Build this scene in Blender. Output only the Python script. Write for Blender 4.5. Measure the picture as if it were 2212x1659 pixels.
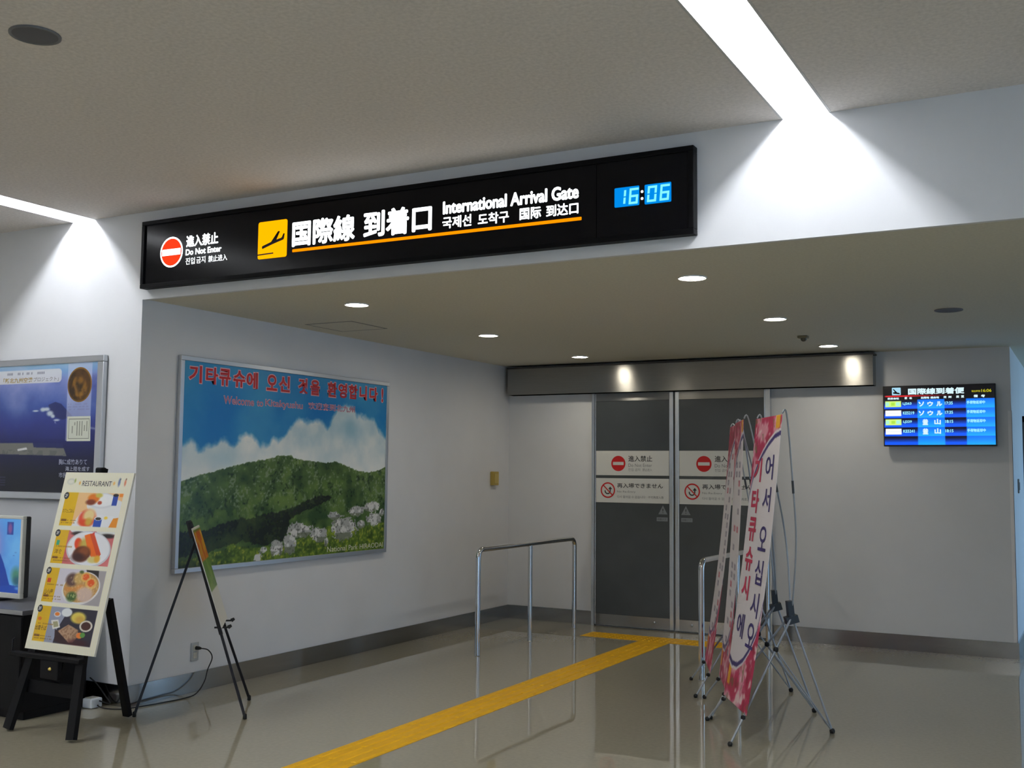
import bpy, bmesh, math, random
import numpy as np
from mathutils import Vector, Matrix

for o in list(bpy.data.objects):
    bpy.data.objects.remove(o)
sc = bpy.context.scene
COL = sc.collection
random.seed(7)
RNG = np.random.default_rng(11)
PI = math.pi

# ------------------------------------------------------------------ camera
F_PX, PITCH, ROLL, YAW = 2338.68, 0.0810, 0.0097, 0.4951
CAM = Vector((5.596, -5.144, 1.55))
fw = Vector((-math.sin(YAW) * math.cos(PITCH), math.cos(YAW) * math.cos(PITCH), math.sin(PITCH)))
rt = Vector((math.cos(YAW), math.sin(YAW), 0.0))
up = rt.cross(fw)
rt2 = rt * math.cos(ROLL) + up * math.sin(ROLL)
up2 = -rt * math.sin(ROLL) + up * math.cos(ROLL)
cam_d = bpy.data.cameras.new('camera')
cam_d.sensor_fit = 'HORIZONTAL'
cam_d.sensor_width = 36.0
cam_d.lens = 36.0 * F_PX / 2212.0
cam_d.clip_start = 0.05
cam = bpy.data.objects.new('camera', cam_d)
M = Matrix.Identity(4)
for i in range(3):
    M[i][0], M[i][1], M[i][2], M[i][3] = rt2[i], up2[i], -fw[i], CAM[i]
cam.matrix_world = M
COL.objects.link(cam)
sc.camera = cam

# ------------------------------------------------------------------ daylight outside the windows, exposure
world = bpy.data.worlds.new('overcast_sky')
sc.world = world
world.use_nodes = True
bg = world.node_tree.nodes['Background']
bg.inputs['Color'].default_value = (0.36, 0.64, 1.0, 1)
bg.inputs['Strength'].default_value = 3.4
sc.view_settings.view_transform = 'Standard'
sc.view_settings.look = 'None'
sc.view_settings.gamma = 1.0
sc.view_settings.use_curve_mapping = False
sc.view_settings.exposure = 0.0
sc.cycles.max_bounces = 6
sc.cycles.diffuse_bounces = 4
sc.cycles.glossy_bounces = 3
sc.cycles.transmission_bounces = 2
sc.cycles.caustics_reflective = False
TUBE_POWER = 88.0        # ceiling strip tubes
DOWN_POWER = 99.0        # recessed downlight lamps
SIGN_POWER = 3.0         # back-lit lettering

# ------------------------------------------------------------------ dimensions
H1, H2, D = 2.676, 3.272, 5.164     # recess ceiling, hall ceiling, recess depth
XE = 4.954                          # right end of the back wall
XR = 8.4                            # right wall of recess and passage

# ------------------------------------------------------------------ materials
MATS = {}


def lin(c):
    return tuple((x / 12.92 if x <= 0.04045 else ((x + 0.055) / 1.055) ** 2.4) for x in c)


def c255(r, g, b):
    return lin((r / 255, g / 255, b / 255))


def mat(name, col=(0.8, 0.8, 0.8), rough=0.5, metal=0.0, spec=0.5, emit=None, power=0.0,
        vary=0.0, vscale=8.0, bump=0.0, bscale=200.0, bdist=0.001, aniso=0.0, tangent=None,
        rough_vary=0.0, stretch=None, coat=0.0, bdetail=2.0):
    if name in MATS:
        return MATS[name]
    m = bpy.data.materials.new(name)
    m.use_nodes = True
    nt = m.node_tree
    b = nt.nodes['Principled BSDF']
    b.inputs['Base Color'].default_value = (*col, 1)
    b.inputs['Roughness'].default_value = rough
    b.inputs['Metallic'].default_value = metal
    b.inputs['Specular IOR Level'].default_value = spec
    b.inputs['Coat Weight'].default_value = coat
    if emit:
        b.inputs['Emission Color'].default_value = (*emit, 1)
        b.inputs['Emission Strength'].default_value = power
    if aniso:
        b.inputs['Anisotropic'].default_value = aniso
        t = nt.nodes.new('ShaderNodeCombineXYZ')
        for i in range(3):
            t.inputs[i].default_value = tangent[i]
        nt.links.new(t.outputs[0], b.inputs['Tangent'])
    tc = None
    if vary or bump or rough_vary:
        g = nt.nodes.new('ShaderNodeNewGeometry')
        tc = g.outputs['Position']
        if stretch:
            mp = nt.nodes.new('ShaderNodeMapping')
            mp.inputs['Scale'].default_value = stretch
            nt.links.new(tc, mp.inputs['Vector'])
            tc = mp.outputs['Vector']
    if vary:
        n = nt.nodes.new('ShaderNodeTexNoise')
        n.inputs['Scale'].default_value = vscale
        n.inputs['Detail'].default_value = 5
        nt.links.new(tc, n.inputs['Vector'])
        r = nt.nodes.new('ShaderNodeMapRange')
        r.inputs['From Min'].default_value = 0.3
        r.inputs['From Max'].default_value = 0.7
        r.inputs['To Min'].default_value = 1 - vary
        r.inputs['To Max'].default_value = 1 + vary
        nt.links.new(n.outputs['Fac'], r.inputs['Value'])
        mx = nt.nodes.new('ShaderNodeMix')
        mx.data_type = 'RGBA'
        mx.blend_type = 'MULTIPLY'
        mx.inputs['Factor'].default_value = 1
        mx.inputs[6].default_value = (*col, 1)
        nt.links.new(r.outputs['Result'], mx.inputs[7])
        nt.links.new(mx.outputs[2], b.inputs['Base Color'])
    if rough_vary:
        n = nt.nodes.new('ShaderNodeTexNoise')
        n.inputs['Scale'].default_value = 2.5
        n.inputs['Detail'].default_value = 4
        nt.links.new(tc, n.inputs['Vector'])
        r = nt.nodes.new('ShaderNodeMapRange')
        r.inputs['To Min'].default_value = max(0.02, rough - rough_vary)
        r.inputs['To Max'].default_value = rough + rough_vary
        nt.links.new(n.outputs['Fac'], r.inputs['Value'])
        nt.links.new(r.outputs['Result'], b.inputs['Roughness'])
    if bump:
        n = nt.nodes.new('ShaderNodeTexNoise')
        n.inputs['Scale'].default_value = bscale
        n.inputs['Detail'].default_value = bdetail
        nt.links.new(tc, n.inputs['Vector'])
        bp = nt.nodes.new('ShaderNodeBump')
        bp.inputs['Strength'].default_value = bump
        bp.inputs['Distance'].default_value = bdist
        nt.links.new(n.outputs['Fac'], bp.inputs['Height'])
        nt.links.new(bp.outputs['Normal'], b.inputs['Normal'])
    MATS[name] = m
    return m


def glow(name, col, power, sample=False):
    if name in MATS:
        return MATS[name]
    m = bpy.data.materials.new(name)
    m.use_nodes = True
    nt = m.node_tree
    nt.nodes.remove(nt.nodes['Principled BSDF'])
    e = nt.nodes.new('ShaderNodeEmission')
    e.inputs['Color'].default_value = (*col, 1)
    e.inputs['Strength'].default_value = power
    if not sample:
        m.cycles.emission_sampling = 'NONE'
    nt.links.new(e.outputs[0], nt.nodes['Material Output'].inputs['Surface'])
    MATS[name] = m
    return m


def print_mat(name, rough=0.45, emit=0.0, spec=0.4):
    """Printed or lit picture: colours come from the mesh's own colour layer."""
    if name in MATS:
        return MATS[name]
    m = bpy.data.materials.new(name)
    m.use_nodes = True
    nt = m.node_tree
    b = nt.nodes['Principled BSDF']
    a = nt.nodes.new('ShaderNodeAttribute')
    a.attribute_name = 'print'
    if emit:
        m.cycles.emission_sampling = 'NONE'
        b.inputs['Base Color'].default_value = (0.01, 0.01, 0.012, 1)
        nt.links.new(a.outputs['Color'], b.inputs['Emission Color'])
        b.inputs['Emission Strength'].default_value = emit
    else:
        nt.links.new(a.outputs['Color'], b.inputs['Base Color'])
    b.inputs['Roughness'].default_value = rough
    b.inputs['Specular IOR Level'].default_value = spec
    MATS[name] = m
    return m


WALL = mat('wall_paint', (0.765, 0.77, 0.79), 0.6, spec=0.3, vary=0.02, vscale=3, bump=0.25, bscale=260, bdist=0.0006)
CEIL = mat('ceiling_board', (0.74, 0.70, 0.675), 0.9, spec=0.1, vary=0.09, vscale=55, bump=0.5, bscale=150, bdist=0.001)
RCEIL = mat('bounce_tinted_ceiling', (0.70, 0.675, 0.58), 0.9, spec=0.1, vary=0.05, vscale=60, bump=0.4, bscale=150, bdist=0.001)  # warm bounce from downlights and floor is mixed into this colour
FLOOR = mat('polished_vinyl_floor', (0.345, 0.315, 0.232), 0.014, spec=0.95, vary=0.05, vscale=40,
            bump=0.11, bscale=3.4, bdist=0.004, bdetail=0.0)
STEEL = mat('brushed_steel', (0.36, 0.35, 0.33), 0.26, 1.0, aniso=0.85, tangent=(0, 0, 1), vary=0.05, vscale=30, stretch=(0.2, 1, 8))
PLINTH = mat('plinth_steel', (0.38, 0.37, 0.355), 0.15, 1.0, vary=0.06, vscale=6, stretch=(0.4, 0.4, 4))
CHROME = mat('satin_steel_tube', (0.62, 0.62, 0.62), 0.16, 1.0)
ALU = mat('aluminium', (0.60, 0.62, 0.65), 0.35, 0.9)
ALU_DOOR = mat('bright_aluminium', (0.72, 0.75, 0.78), 0.25, 1.0)
GLASSG = mat('grey_film_glass', (0.072, 0.080, 0.083), 0.22, spec=0.5, vary=0.08, vscale=3)
BLACKF = mat('black_frame', (0.003, 0.003, 0.004), 0.5, spec=0.12)
BLACKP = mat('black_acrylic', (0.004, 0.004, 0.006), 0.2, spec=0.2)
BLACKW = mat('black_stained_wood', (0.004, 0.004, 0.005), 0.55, spec=0.18, vary=0.2, vscale=14, stretch=(6, 6, 1))
BLACKM = mat('black_coated_metal', (0.008, 0.008, 0.012), 0.4, spec=0.3)
BLACKPL = mat('black_plastic', (0.01, 0.01, 0.01), 0.45)
RUBBER = mat('black_rubber', (0.008, 0.008, 0.008), 0.7)
WHITEPL = mat('white_plastic', (0.75, 0.75, 0.74), 0.4)
CREAMPL = mat('cream_plastic', (0.62, 0.60, 0.52), 0.4)
GREYTOP = mat('grey_laminate', (0.10, 0.10, 0.11), 0.4, vary=0.08, vscale=25)
YELLOW = mat('yellow_tactile_vinyl', (0.78, 0.415, 0.006), 0.45, spec=0.25, vary=0.06, vscale=12)
YBOX = mat('yellow_plastic', (0.50, 0.36, 0.08), 0.45)
GRILLE = mat('grey_speaker_grille', (0.10, 0.10, 0.11), 0.7)
WHITEM = mat('white_enamel', (0.80, 0.80, 0.80), 0.5)
TROUGH = mat('white_trough', (0.55, 0.55, 0.55), 0.6)
PAPER = mat('board_foam_white', (0.75, 0.74, 0.68), 0.6)
BRASS = mat('brass_screw', (0.75, 0.58, 0.15), 0.3, 1.0)
ROD = mat('grey_fibre_rod', (0.34, 0.36, 0.38), 0.4, 0.3)
TUBE = glow('strip_tube_light', (0.92, 0.95, 1.0), TUBE_POWER, True)
BULB = glow('downlight_lamp', (1.0, 0.925, 0.77), DOWN_POWER, True)
LIT_W = glow('lit_white_lettering', (0.93, 0.98, 1.0), SIGN_POWER)
LIT_O = glow('lit_orange', (1.0, 0.27, 0.0), SIGN_POWER * 0.42)
LIT_Y = glow('lit_amber', (1.0, 0.40, 0.0), SIGN_POWER * 0.46, True)
LIT_R = glow('lit_red', (1.0, 0.045, 0.01), SIGN_POWER * 0.42)
LIT_B = glow('lit_blue', (0.0, 0.27, 0.85), 1.0)
LIT_C = glow('lit_cyan', (0.25, 0.95, 1.0), 1.0)
DARKPRINT = mat('dark_print', (0.03, 0.03, 0.035), 0.5)
GREYPRINT = mat('grey_print', (0.22, 0.22, 0.23), 0.5)
REDPRINT = mat('red_print', c255(205, 20, 25), 0.5)
WHITEPRINT = mat('white_sticker', (0.72, 0.72, 0.69), 0.5)
PALESTICK = mat('pale_sticker', (0.20, 0.22, 0.23), 0.4)
HANRED = mat('crimson_print', c255(190, 22, 32), 0.45)
HANPINK = mat('pale_pink_print', c255(235, 175, 185), 0.45)
ROSE = mat('dusty_rose_print', c255(165, 110, 140), 0.45)
PURPLE = mat('purple_print', c255(58, 44, 120), 0.5)
MAGENTA = mat('magenta_print', c255(200, 40, 85), 0.5)


# ------------------------------------------------------------------ geometry helpers
class MB:
    """Collects boxes, tubes, lathes and prisms into one mesh."""

    def __init__(self):
        self.v, self.f, self.s = [], [], []

    def add(self, v, f, smooth=False):
        n = len(self.v)
        self.v += [tuple(x) for x in v]
        self.f += [tuple(i + n for i in q) for q in f]
        self.s += [smooth] * len(f)
        return self

    def box(self, x0, x1, y0, y1, z0, z1):
        v = [(x, y, z) for z in (z0, z1) for y in (y0, y1) for x in (x0, x1)]
        return self.add(v, [(0, 2, 3, 1), (4, 5, 7, 6), (0, 1, 5, 4), (2, 6, 7, 3), (0, 4, 6, 2), (1, 3, 7, 5)])

    def bbox(self, x0, x1, y0, y1, z0, z1, b=0.004, seg=2):
        """Box with rounded edges."""
        bm = bmesh.new()
        bmesh.ops.create_cube(bm, size=1)
        for v in bm.verts:
            v.co = Vector(((x0 + x1) / 2 + v.co.x * (x1 - x0), (y0 + y1) / 2 + v.co.y * (y1 - y0), (z0 + z1) / 2 + v.co.z * (z1 - z0)))
        b = min(b, 0.45 * min(x1 - x0, y1 - y0, z1 - z0))
        bmesh.ops.bevel(bm, geom=list(bm.edges), offset=b, segments=seg, affect='EDGES', profile=0.5)
        return self.bm(bm)

    def bm(self, bm, smooth=False):
        bm.verts.index_update()
        self.add([v.co[:] for v in bm.verts], [[v.index for v in f.verts] for f in bm.faces], smooth)
        bm.free()
        return self

    def beam(self, a, b, w, t, side=(1, 0, 0)):
        """Square bar from a to b, w wide along side and t thick."""
        a, b = Vector(a), Vector(b)
        d = (b - a).normalized()
        s = Vector(side)
        s = (s - d * s.dot(d)).normalized()
        n = d.cross(s)
        v = [p + s * (i * w / 2) + n * (j * t / 2) for p in (a, b) for j in (-1, 1) for i in (-1, 1)]
        return self.add(v, [(0, 2, 3, 1), (4, 5, 7, 6), (0, 1, 5, 4), (2, 6, 7, 3), (0, 4, 6, 2), (1, 3, 7, 5)])

    def tube(self, pts, r, n=12, cap=True):
        """Round bar swept along a path; r is a radius or one per point."""
        pts = [Vector(p) for p in pts]
        rs = r if isinstance(r, (list, tuple)) else [r] * len(pts)
        T = []
        for i in range(len(pts)):
            a = pts[max(0, i - 1)]
            b = pts[min(len(pts) - 1, i + 1)]
            T.append((b - a).normalized())
        ref = Vector((0, 0, 1)) if abs(T[0].z) < 0.9 else Vector((1, 0, 0))
        u = T[0].cross(ref).normalized()
        V = []
        for p, t, rad in zip(pts, T, rs):
            u = (u - t * u.dot(t)).normalized()
            w = t.cross(u)
            for k in range(n):
                an = 2 * PI * k / n
                V.append(p + (u * math.cos(an) + w * math.sin(an)) * rad)
        Fs = []
        for i in range(len(pts) - 1):
            for k in range(n):
                k2 = (k + 1) % n
                Fs.append((i * n + k, i * n + k2, (i + 1) * n + k2, (i + 1) * n + k))
        self.add(V, Fs, True)
        if cap:
            m = (len(pts) - 1) * n
            self.add(V[:n], [tuple(reversed(range(n)))])
            self.add(V[m:m + n], [tuple(range(n))])
        return self

    def lathe(self, prof, c, n=24, axis='z', smooth=True):
        """Profile [(radius, height)...] turned about an axis through c."""
        V, Fs = [], []
        for r, h in prof:
            for k in range(n):
                a = 2 * PI * k / n
                x, y = r * math.cos(a), r * math.sin(a)
                if axis == 'z':
                    V.append((c[0] + x, c[1] + y, c[2] + h))
                elif axis == 'y':
                    V.append((c[0] + x, c[1] + h, c[2] + y))
                else:
                    V.append((c[0] + h, c[1] + x, c[2] + y))
        for i in range(len(prof) - 1):
            for k in range(n):
                k2 = (k + 1) % n
                Fs.append((i * n + k, i * n + k2, (i + 1) * n + k2, (i + 1) * n + k))
        return self.add(V, Fs, smooth)

    def disc(self, c, r, n=24, axis='z'):
        return self.lathe([(r, 0), (0.0005, 0)], c, n, axis, False)

    def poly(self, pts2, fr, d0=0.0, d1=None):
        """Polygon given in a frame's two axes; with d1 it becomes a prism."""
        n = len(pts2)
        V = [fr(u, v, d0) for u, v in pts2]
        if d1 is None:
            return self.add(V, [tuple(range(n))])
        V += [fr(u, v, d1) for u, v in pts2]
        Fs = [tuple(reversed(range(n))), tuple(range(n, 2 * n))]
        Fs += [(i, (i + 1) % n, n + (i + 1) % n, n + i) for i in range(n)]
        return self.add(V, Fs)


def frame(O, U, V):
    """Plane with origin O and axes U (right) and V (up) as seen from its front."""
    O, U, V = Vector(O), Vector(U).normalized(), Vector(V).normalized()
    N = U.cross(V)

    def fr(u, v, d=0.0):
        return O + U * u + V * v + N * d
    return fr


def origin_of(par):
    q = Vector((0, 0, 0))
    while par is not None:
        q += par.location
        par = par.parent
    return q


def link(name, me, m, parent=None, local=False):
    o = bpy.data.objects.new(name, me)
    COL.objects.link(o)
    if m is not None:
        me.materials.append(m)
    if parent is not None:
        o.parent = parent
        if not local:
            me.transform(Matrix.Translation(-origin_of(parent)))
    return o


def obj(name, mb, m, parent=None, local=False):
    me = bpy.data.meshes.new(name)
    me.from_pydata(mb.v, [], mb.f)
    if any(mb.s):
        me.polygons.foreach_set('use_smooth', mb.s)
    bm = bmesh.new()
    bm.from_mesh(me)
    bmesh.ops.recalc_face_normals(bm, faces=bm.faces)
    bm.to_mesh(me)
    bm.free()
    me.update()
    return link(name, me, m, parent, local)


def flat(name, mb, m, parent=None, local=False):
    """Flat print shapes: keep the winding as given."""
    me = bpy.data.meshes.new(name)
    me.from_pydata(mb.v, [], mb.f)
    me.update()
    return link(name, me, m, parent, local)


def tag(o, label, cat, group=None):
    o['label'] = label
    o['category'] = cat
    if group:
        o['group'] = group
    return o


def thing(name, label, cat, loc=(0, 0, 0), group=None, rotz=0.0):
    o = bpy.data.objects.new(name, None)
    o.empty_display_size = 0.1
    o.location = loc
    o.rotation_euler = (0, 0, rotz)
    COL.objects.link(o)
    return tag(o, label, cat, group)


def struct(o, label=None):
    o['kind'] = 'structure'
    if label:
        o['label'] = label
    return o


def copy_tree(o, parent=None):
    c = o.copy()
    COL.objects.link(c)
    c.parent = parent
    for ch in list(o.children):
        copy_tree(ch, c)
    return c


# ---- lettering
_GL = {}


def glyph_mesh(s, bold):
    key = (s, bold)
    if key not in _GL:
        cu = bpy.data.curves.new('t', 'FONT')
        cu.body = s
        cu.size = 1
        cu.resolution_u = 3
        cu.offset = bold
        o = bpy.data.objects.new('t', cu)
        me = bpy.data.meshes.new_from_object(o)
        co = np.zeros(len(me.vertices) * 3)
        me.vertices.foreach_get('co', co)
        co = co.reshape(-1, 3)[:, :2]
        fs = [tuple(p.vertices) for p in me.polygons]
        bpy.data.objects.remove(o)
        bpy.data.curves.remove(cu)
        bpy.data.meshes.remove(me)
        _GL[key] = (co, fs)
    return _GL[key]


def lettering(items, fr, m, parent, name='lettering', d=0.001, bold=0.0, local=False, grow=0.0, stamp=0.0):
    """items: (text, u0, u1, v0, v1) boxes in the frame; each text fills its box and is a part of its own.
    stamp thickens the strokes by printing the text several times, a hair apart."""
    for s, u0, u1, v0, v1 in items:
        co, fs = glyph_mesh(s, bold)
        if len(co) == 0:
            continue
        lo, hi = co.min(0), co.max(0)
        sz = np.maximum(hi - lo, 1e-6)
        u0, u1, v0, v1 = u0 - grow + stamp, u1 + grow - stamp, v0 - grow + stamp, v1 + grow - stamp
        mb = MB()
        sh = [(0, 0)] if not stamp else [(stamp * math.cos(k * PI / 4), stamp * math.sin(k * PI / 4)) for k in range(8)]
        for k, (du, dv) in enumerate(sh):
            V = [fr(du + u0 + (x - lo[0]) / sz[0] * (u1 - u0), dv + v0 + (y - lo[1]) / sz[1] * (v1 - v0), d + k * 0.00006) for x, y in co]
            mb.add(V, fs)
        flat(name, mb, m, parent, local)


# ---- painted prints
def noise2(w, h, cell, octaves=4, seed=0, fall=0.5):
    rng = np.random.default_rng(seed)
    out = np.zeros((h, w))
    amp, tot = 1.0, 0.0
    for k in range(octaves):
        c = max(1.0, cell / 2 ** k)
        gw, gh = int(w / c) + 3, int(h / c) + 3
        g = rng.random((gh, gw))
        x = np.arange(w) / c
        y = np.arange(h) / c
        xi, yi = x.astype(int), y.astype(int)
        fx, fy = x - xi, y - yi
        fx, fy = fx * fx * (3 - 2 * fx), fy * fy * (3 - 2 * fy)
        a = g[np.ix_(yi, xi)] * (1 - fx) + g[np.ix_(yi, xi + 1)] * fx
        b = g[np.ix_(yi + 1, xi)] * (1 - fx) + g[np.ix_(yi + 1, xi + 1)] * fx
        out += amp * (a * (1 - fy[:, None]) + b * fy[:, None])
        tot += amp
        amp *= fall
    return out / tot


class Canvas:
    """A small picture in unit coordinates s (right) and t (up), painted with shapes."""

    def __init__(self, w, h, col=(255, 255, 255)):
        self.w, self.h = w, h
        self.a = np.empty((h * 2, w * 2, 3))
        self.a[:] = np.array(col) / 255
        s = (np.arange(w * 2) + 0.5) / (w * 2)
        t = (np.arange(h * 2) + 0.5) / (h * 2)
        self.S, self.T = np.meshgrid(s, t)

    def mix(self, mask, col, alpha=1.0):
        m = (mask * alpha)[..., None]
        self.a = self.a * (1 - m) + (np.array(col) / 255 if np.ndim(col) == 1 or isinstance(col, tuple) else col) * m
        return self

    def inpoly(self, pts):
        S, T = self.S, self.T
        m = np.zeros(S.shape, bool)
        n = len(pts)
        for i in range(n):
            x0, y0 = pts[i]
            x1, y1 = pts[(i + 1) % n]
            if y0 == y1:
                continue
            c = (T >= min(y0, y1)) & (T < max(y0, y1))
            xs = x0 + (T - y0) * (x1 - x0) / (y1 - y0)
            m ^= c & (S < xs)
        return m.astype(float)

    def poly(self, pts, col, alpha=1.0):
        return self.mix(self.inpoly(pts), col, alpha)

    def rect(self, s0, s1, t0, t1, col, alpha=1.0):
        return self.mix(((self.S >= s0) & (self.S < s1) & (self.T >= t0) & (self.T < t1)).astype(float), col, alpha)

    def ell(self, s, t, rs, rt_, col, alpha=1.0, rot=0.0, soft=0.0):
        ds, dt = self.S - s, self.T - t
        if rot:
            k = rs / rt_ if False else 1.0
            c, q = math.cos(rot), math.sin(rot)
            ds, dt = ds * c + dt * q, -ds * q + dt * c
        r = np.sqrt((ds / rs) ** 2 + (dt / rt_) ** 2)
        m = (r < 1).astype(float) if not soft else np.clip((1 + soft - r) / (2 * soft), 0, 1)
        return self.mix(m, col, alpha)

    def clip(self, s0, s1, t0, t1):
        self.keep = (self.a.copy(), ((self.S >= s0) & (self.S < s1) & (self.T >= t0) & (self.T < t1)))
        return self

    def endclip(self):
        old, m = self.keep
        self.a = np.where(m[..., None], self.a, old)
        return self

    def mesh(self, name, fr, u0, u1, v0, v1, m, parent, d=0.001, local=False, warp=None):
        a = np.clip(self.a, 0, 1).reshape(self.h, 2, self.w, 2, 3).mean(axis=(1, 3))
        a = np.where(a <= 0.04045, a / 12.92, ((a + 0.055) / 1.055) ** 2.4)
        w, h = self.w, self.h
        us = np.linspace(u0, u1, w)
        vs = np.linspace(v0, v1, h)
        O = np.array(fr(0, 0, d))
        U = np.array(fr(1, 0, d)) - O
        V = np.array(fr(0, 1, d)) - O
        Nn = np.cross(U, V)
        P = O + us[None, :, None] * U + vs[:, None, None] * V
        if warp is not None:
            P = P + warp(us[None, :], vs[:, None])[..., None] * Nn
        idx = np.arange(w * h).reshape(h, w)
        q = np.stack([idx[:-1, :-1], idx[:-1, 1:], idx[1:, 1:], idx[1:, :-1]], -1).reshape(-1, 4)
        me = bpy.data.meshes.new(name)
        me.vertices.add(w * h)
        me.vertices.foreach_set('co', P.reshape(-1).astype(np.float32))
        me.loops.add(q.size)
        me.loops.foreach_set('vertex_index', q.reshape(-1).astype(np.int32))
        me.polygons.add(len(q))
        me.polygons.foreach_set('loop_start', np.arange(0, q.size, 4, dtype=np.int32))
        me.polygons.foreach_set('use_smooth', np.ones(len(q), bool))
        me.update(calc_edges=True)
        at = me.attributes.new('print', 'FLOAT_COLOR', 'POINT')
        at.data.foreach_set('color', np.concatenate([a, np.ones((h, w, 1))], -1).reshape(-1).astype(np.float32))
        return link(name, me, m, parent, local)


def rrect(u0, u1, v0, v1, r, n=5):
    P = []
    for cx, cy, a0 in ((u1 - r, v0 + r, -90), (u1 - r, v1 - r, 0), (u0 + r, v1 - r, 90), (u0 + r, v0 + r, 180)):
        for k in range(n + 1):
            a = math.radians(a0 + 90 * k / n)
            P.append((cx + r * math.cos(a), cy + r * math.sin(a)))
    return P


def circ(cx, cy, r, n=32, ry=None):
    ry = ry or r
    return [(cx + r * math.cos(2 * PI * k / n), cy + ry * math.sin(2 * PI * k / n)) for k in range(n)]


def ring(mb, fr, cx, cy, r0, r1, d, n=36):
    V = [fr(cx + r * math.cos(2 * PI * k / n), cy + r * math.sin(2 * PI * k / n), d) for r in (r0, r1) for k in range(n)]
    return mb.add(V, [(k, n + k, n + (k + 1) % n, (k + 1) % n) for k in range(n)])


# ================================================================== the setting
STRIPS = [-5.611, -0.601, 4.412, 9.425]     # centre lines of the ceiling light strips
SW = 0.110                                  # half width of a strip slot
HX0, HX1, HY0 = -7.0, 12.0, -14.0           # hall extent
STRIP_Y0 = -13.0

struct(obj('floor', MB().box(HX0, HX1, HY0, 12.2, -0.1, 0.0), FLOOR))
mb = MB()
xs = [HX0] + [v for s in STRIPS for v in (s - SW - 0.012, s + SW + 0.012)] + [HX1]
for i in range(0, len(xs), 2):
    mb.box(xs[i], xs[i + 1], HY0, 0.0, H2, H2 + 0.05)
for s in STRIPS:
    mb.box(s - SW - 0.012, s + SW + 0.012, HY0, STRIP_Y0, H2, H2 + 0.05)
struct(obj('ceiling', mb, CEIL), 'grey textured ceiling of the arrivals hall')
struct(obj('ceiling_recess', MB().box(0.0, XR, 0.03, 12.2, H1 + 0.006, H1 + 0.08), RCEIL), 'low ceiling over the gate recess tinted for warm bounce light')
mb = MB()
mb.box(HX0, 0.0, 0.0, 0.25, 0.0, H2 + 0.3)
mb.box(0.0, HX1, 0.0, 0.25, H1 + 0.086, H2 + 0.3)
mb.box(0.0, HX1, 0.0, 0.03, H1, H1 + 0.086)
mb.box(XR + 0.2, HX1, 0.0, 0.25, 0.0, H1)
struct(obj('wall_front', mb, WALL), 'white front wall and header above the gate recess')
struct(obj('wall_left', MB().box(-0.25, 0.0, 0.25, D, 0.0, H1 + 0.08), WALL), 'white left wall of the gate recess')
struct(obj('wall_back', MB().box(-0.25, XE, D, D + 0.2, 0.0, H1 + 0.08), WALL), 'white back wall around the sliding doors')
struct(obj('wall_passage', MB().box(XE - 0.2, XE, D + 0.2, 12.0, 0.0, H1 + 0.08), WALL), 'white passage wall beyond the recess corner')
mb = MB()
mb.box(XE, XR + 0.2, 12.0, 12.2, 0, H1 + 0.08)
struct(obj('wall_end', mb, WALL))
mb = MB()                                    # right wall with the tall passage windows
WY0, WY1 = 5.6, 11.4
mb.box(XR, XR + 0.2, 0.0, WY0, 0, H1 + 0.08)
mb.box(XR, XR + 0.2, WY1, 12.0, 0, H1 + 0.08)
mb.box(XR, XR + 0.2, WY0, WY1, 2.35, H1 + 0.08)
mb.box(XR, XR + 0.2, WY0, WY1, 0, 0.10)
struct(obj('wall_right', mb, WALL))
wf = MB()
for k in range(5):
    y = WY0 + (WY1 - WY0) * k / 4
    wf.box(XR + 0.06, XR + 0.12, y - 0.03, y + 0.03, 0.10, 2.35)
for z in (0.13, 2.32):
    wf.box(XR + 0.06, XR + 0.12, WY0, WY1, z - 0.03, z + 0.03)
struct(obj('window_1', wf, ALU))
struct(obj('wall_hall_left', MB().box(HX0 - 0.2, HX0, HY0, 0.25, 0, H2 + 0.05), WALL))
struct(obj('wall_hall_rear', MB().box(HX0, HX1, HY0 - 0.2, HY0, 0, H2 + 0.05), WALL))
mb = MB()                                    # hall side wall with windows
mb.box(HX1, HX1 + 0.2, HY0, -11.0, 0, H2 + 0.05)
mb.box(HX1, HX1 + 0.2, -3.0, 0.25, 0, H2 + 0.05)
mb.box(HX1, HX1 + 0.2, -11.0, -3.0, 2.5, H2 + 0.05)
mb.box(HX1, HX1 + 0.2, -11.0, -3.0, 0, 0.3)
struct(obj('wall_hall_right', mb, WALL))
wf = MB()
for k in range(6):
    y = -11.0 + 8.0 * k / 5
    wf.box(HX1 + 0.06, HX1 + 0.12, y - 0.03, y + 0.03, 0.30, 2.5)
struct(obj('window_2', wf, ALU))

# skirting
BB, BT = 0.137, 0.012
struct(obj('baseboard_front', MB().box(-7.0, BT, -BT, -0.0005, 0.0005, BB), PLINTH))
struct(obj('baseboard_left', MB().box(0.0005, BT, 0.0, D - 0.001, 0.0005, BB), PLINTH))
mb = MB()
mb.box(BT, 1.0, D - BT, D - 0.0005, 0.0005, BB)
mb.box(2.87, XE + BT, D - BT, D - 0.0005, 0.0005, BB)
struct(obj('baseboard_back', mb, PLINTH))
struct(obj('baseboard_passage', MB().box(XE + 0.0005, XE + BT, D, 12.0, 0.0005, BB), PLINTH))

# stainless track cover above the doors
mb = MB()
mb.box(0.056, 3.83, 5.014, D - 0.001, 2.368, 2.645)
t1 = struct(obj('trim_1', mb, STEEL), 'long brushed steel track cover above the sliding doors')
obj('top_flashing', MB().box(0.05, 3.84, 5.0, D - 0.001, 2.646, 2.662), mat('dark_steel', (0.10, 0.095, 0.09), 0.4, 0.9), t1)
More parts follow.
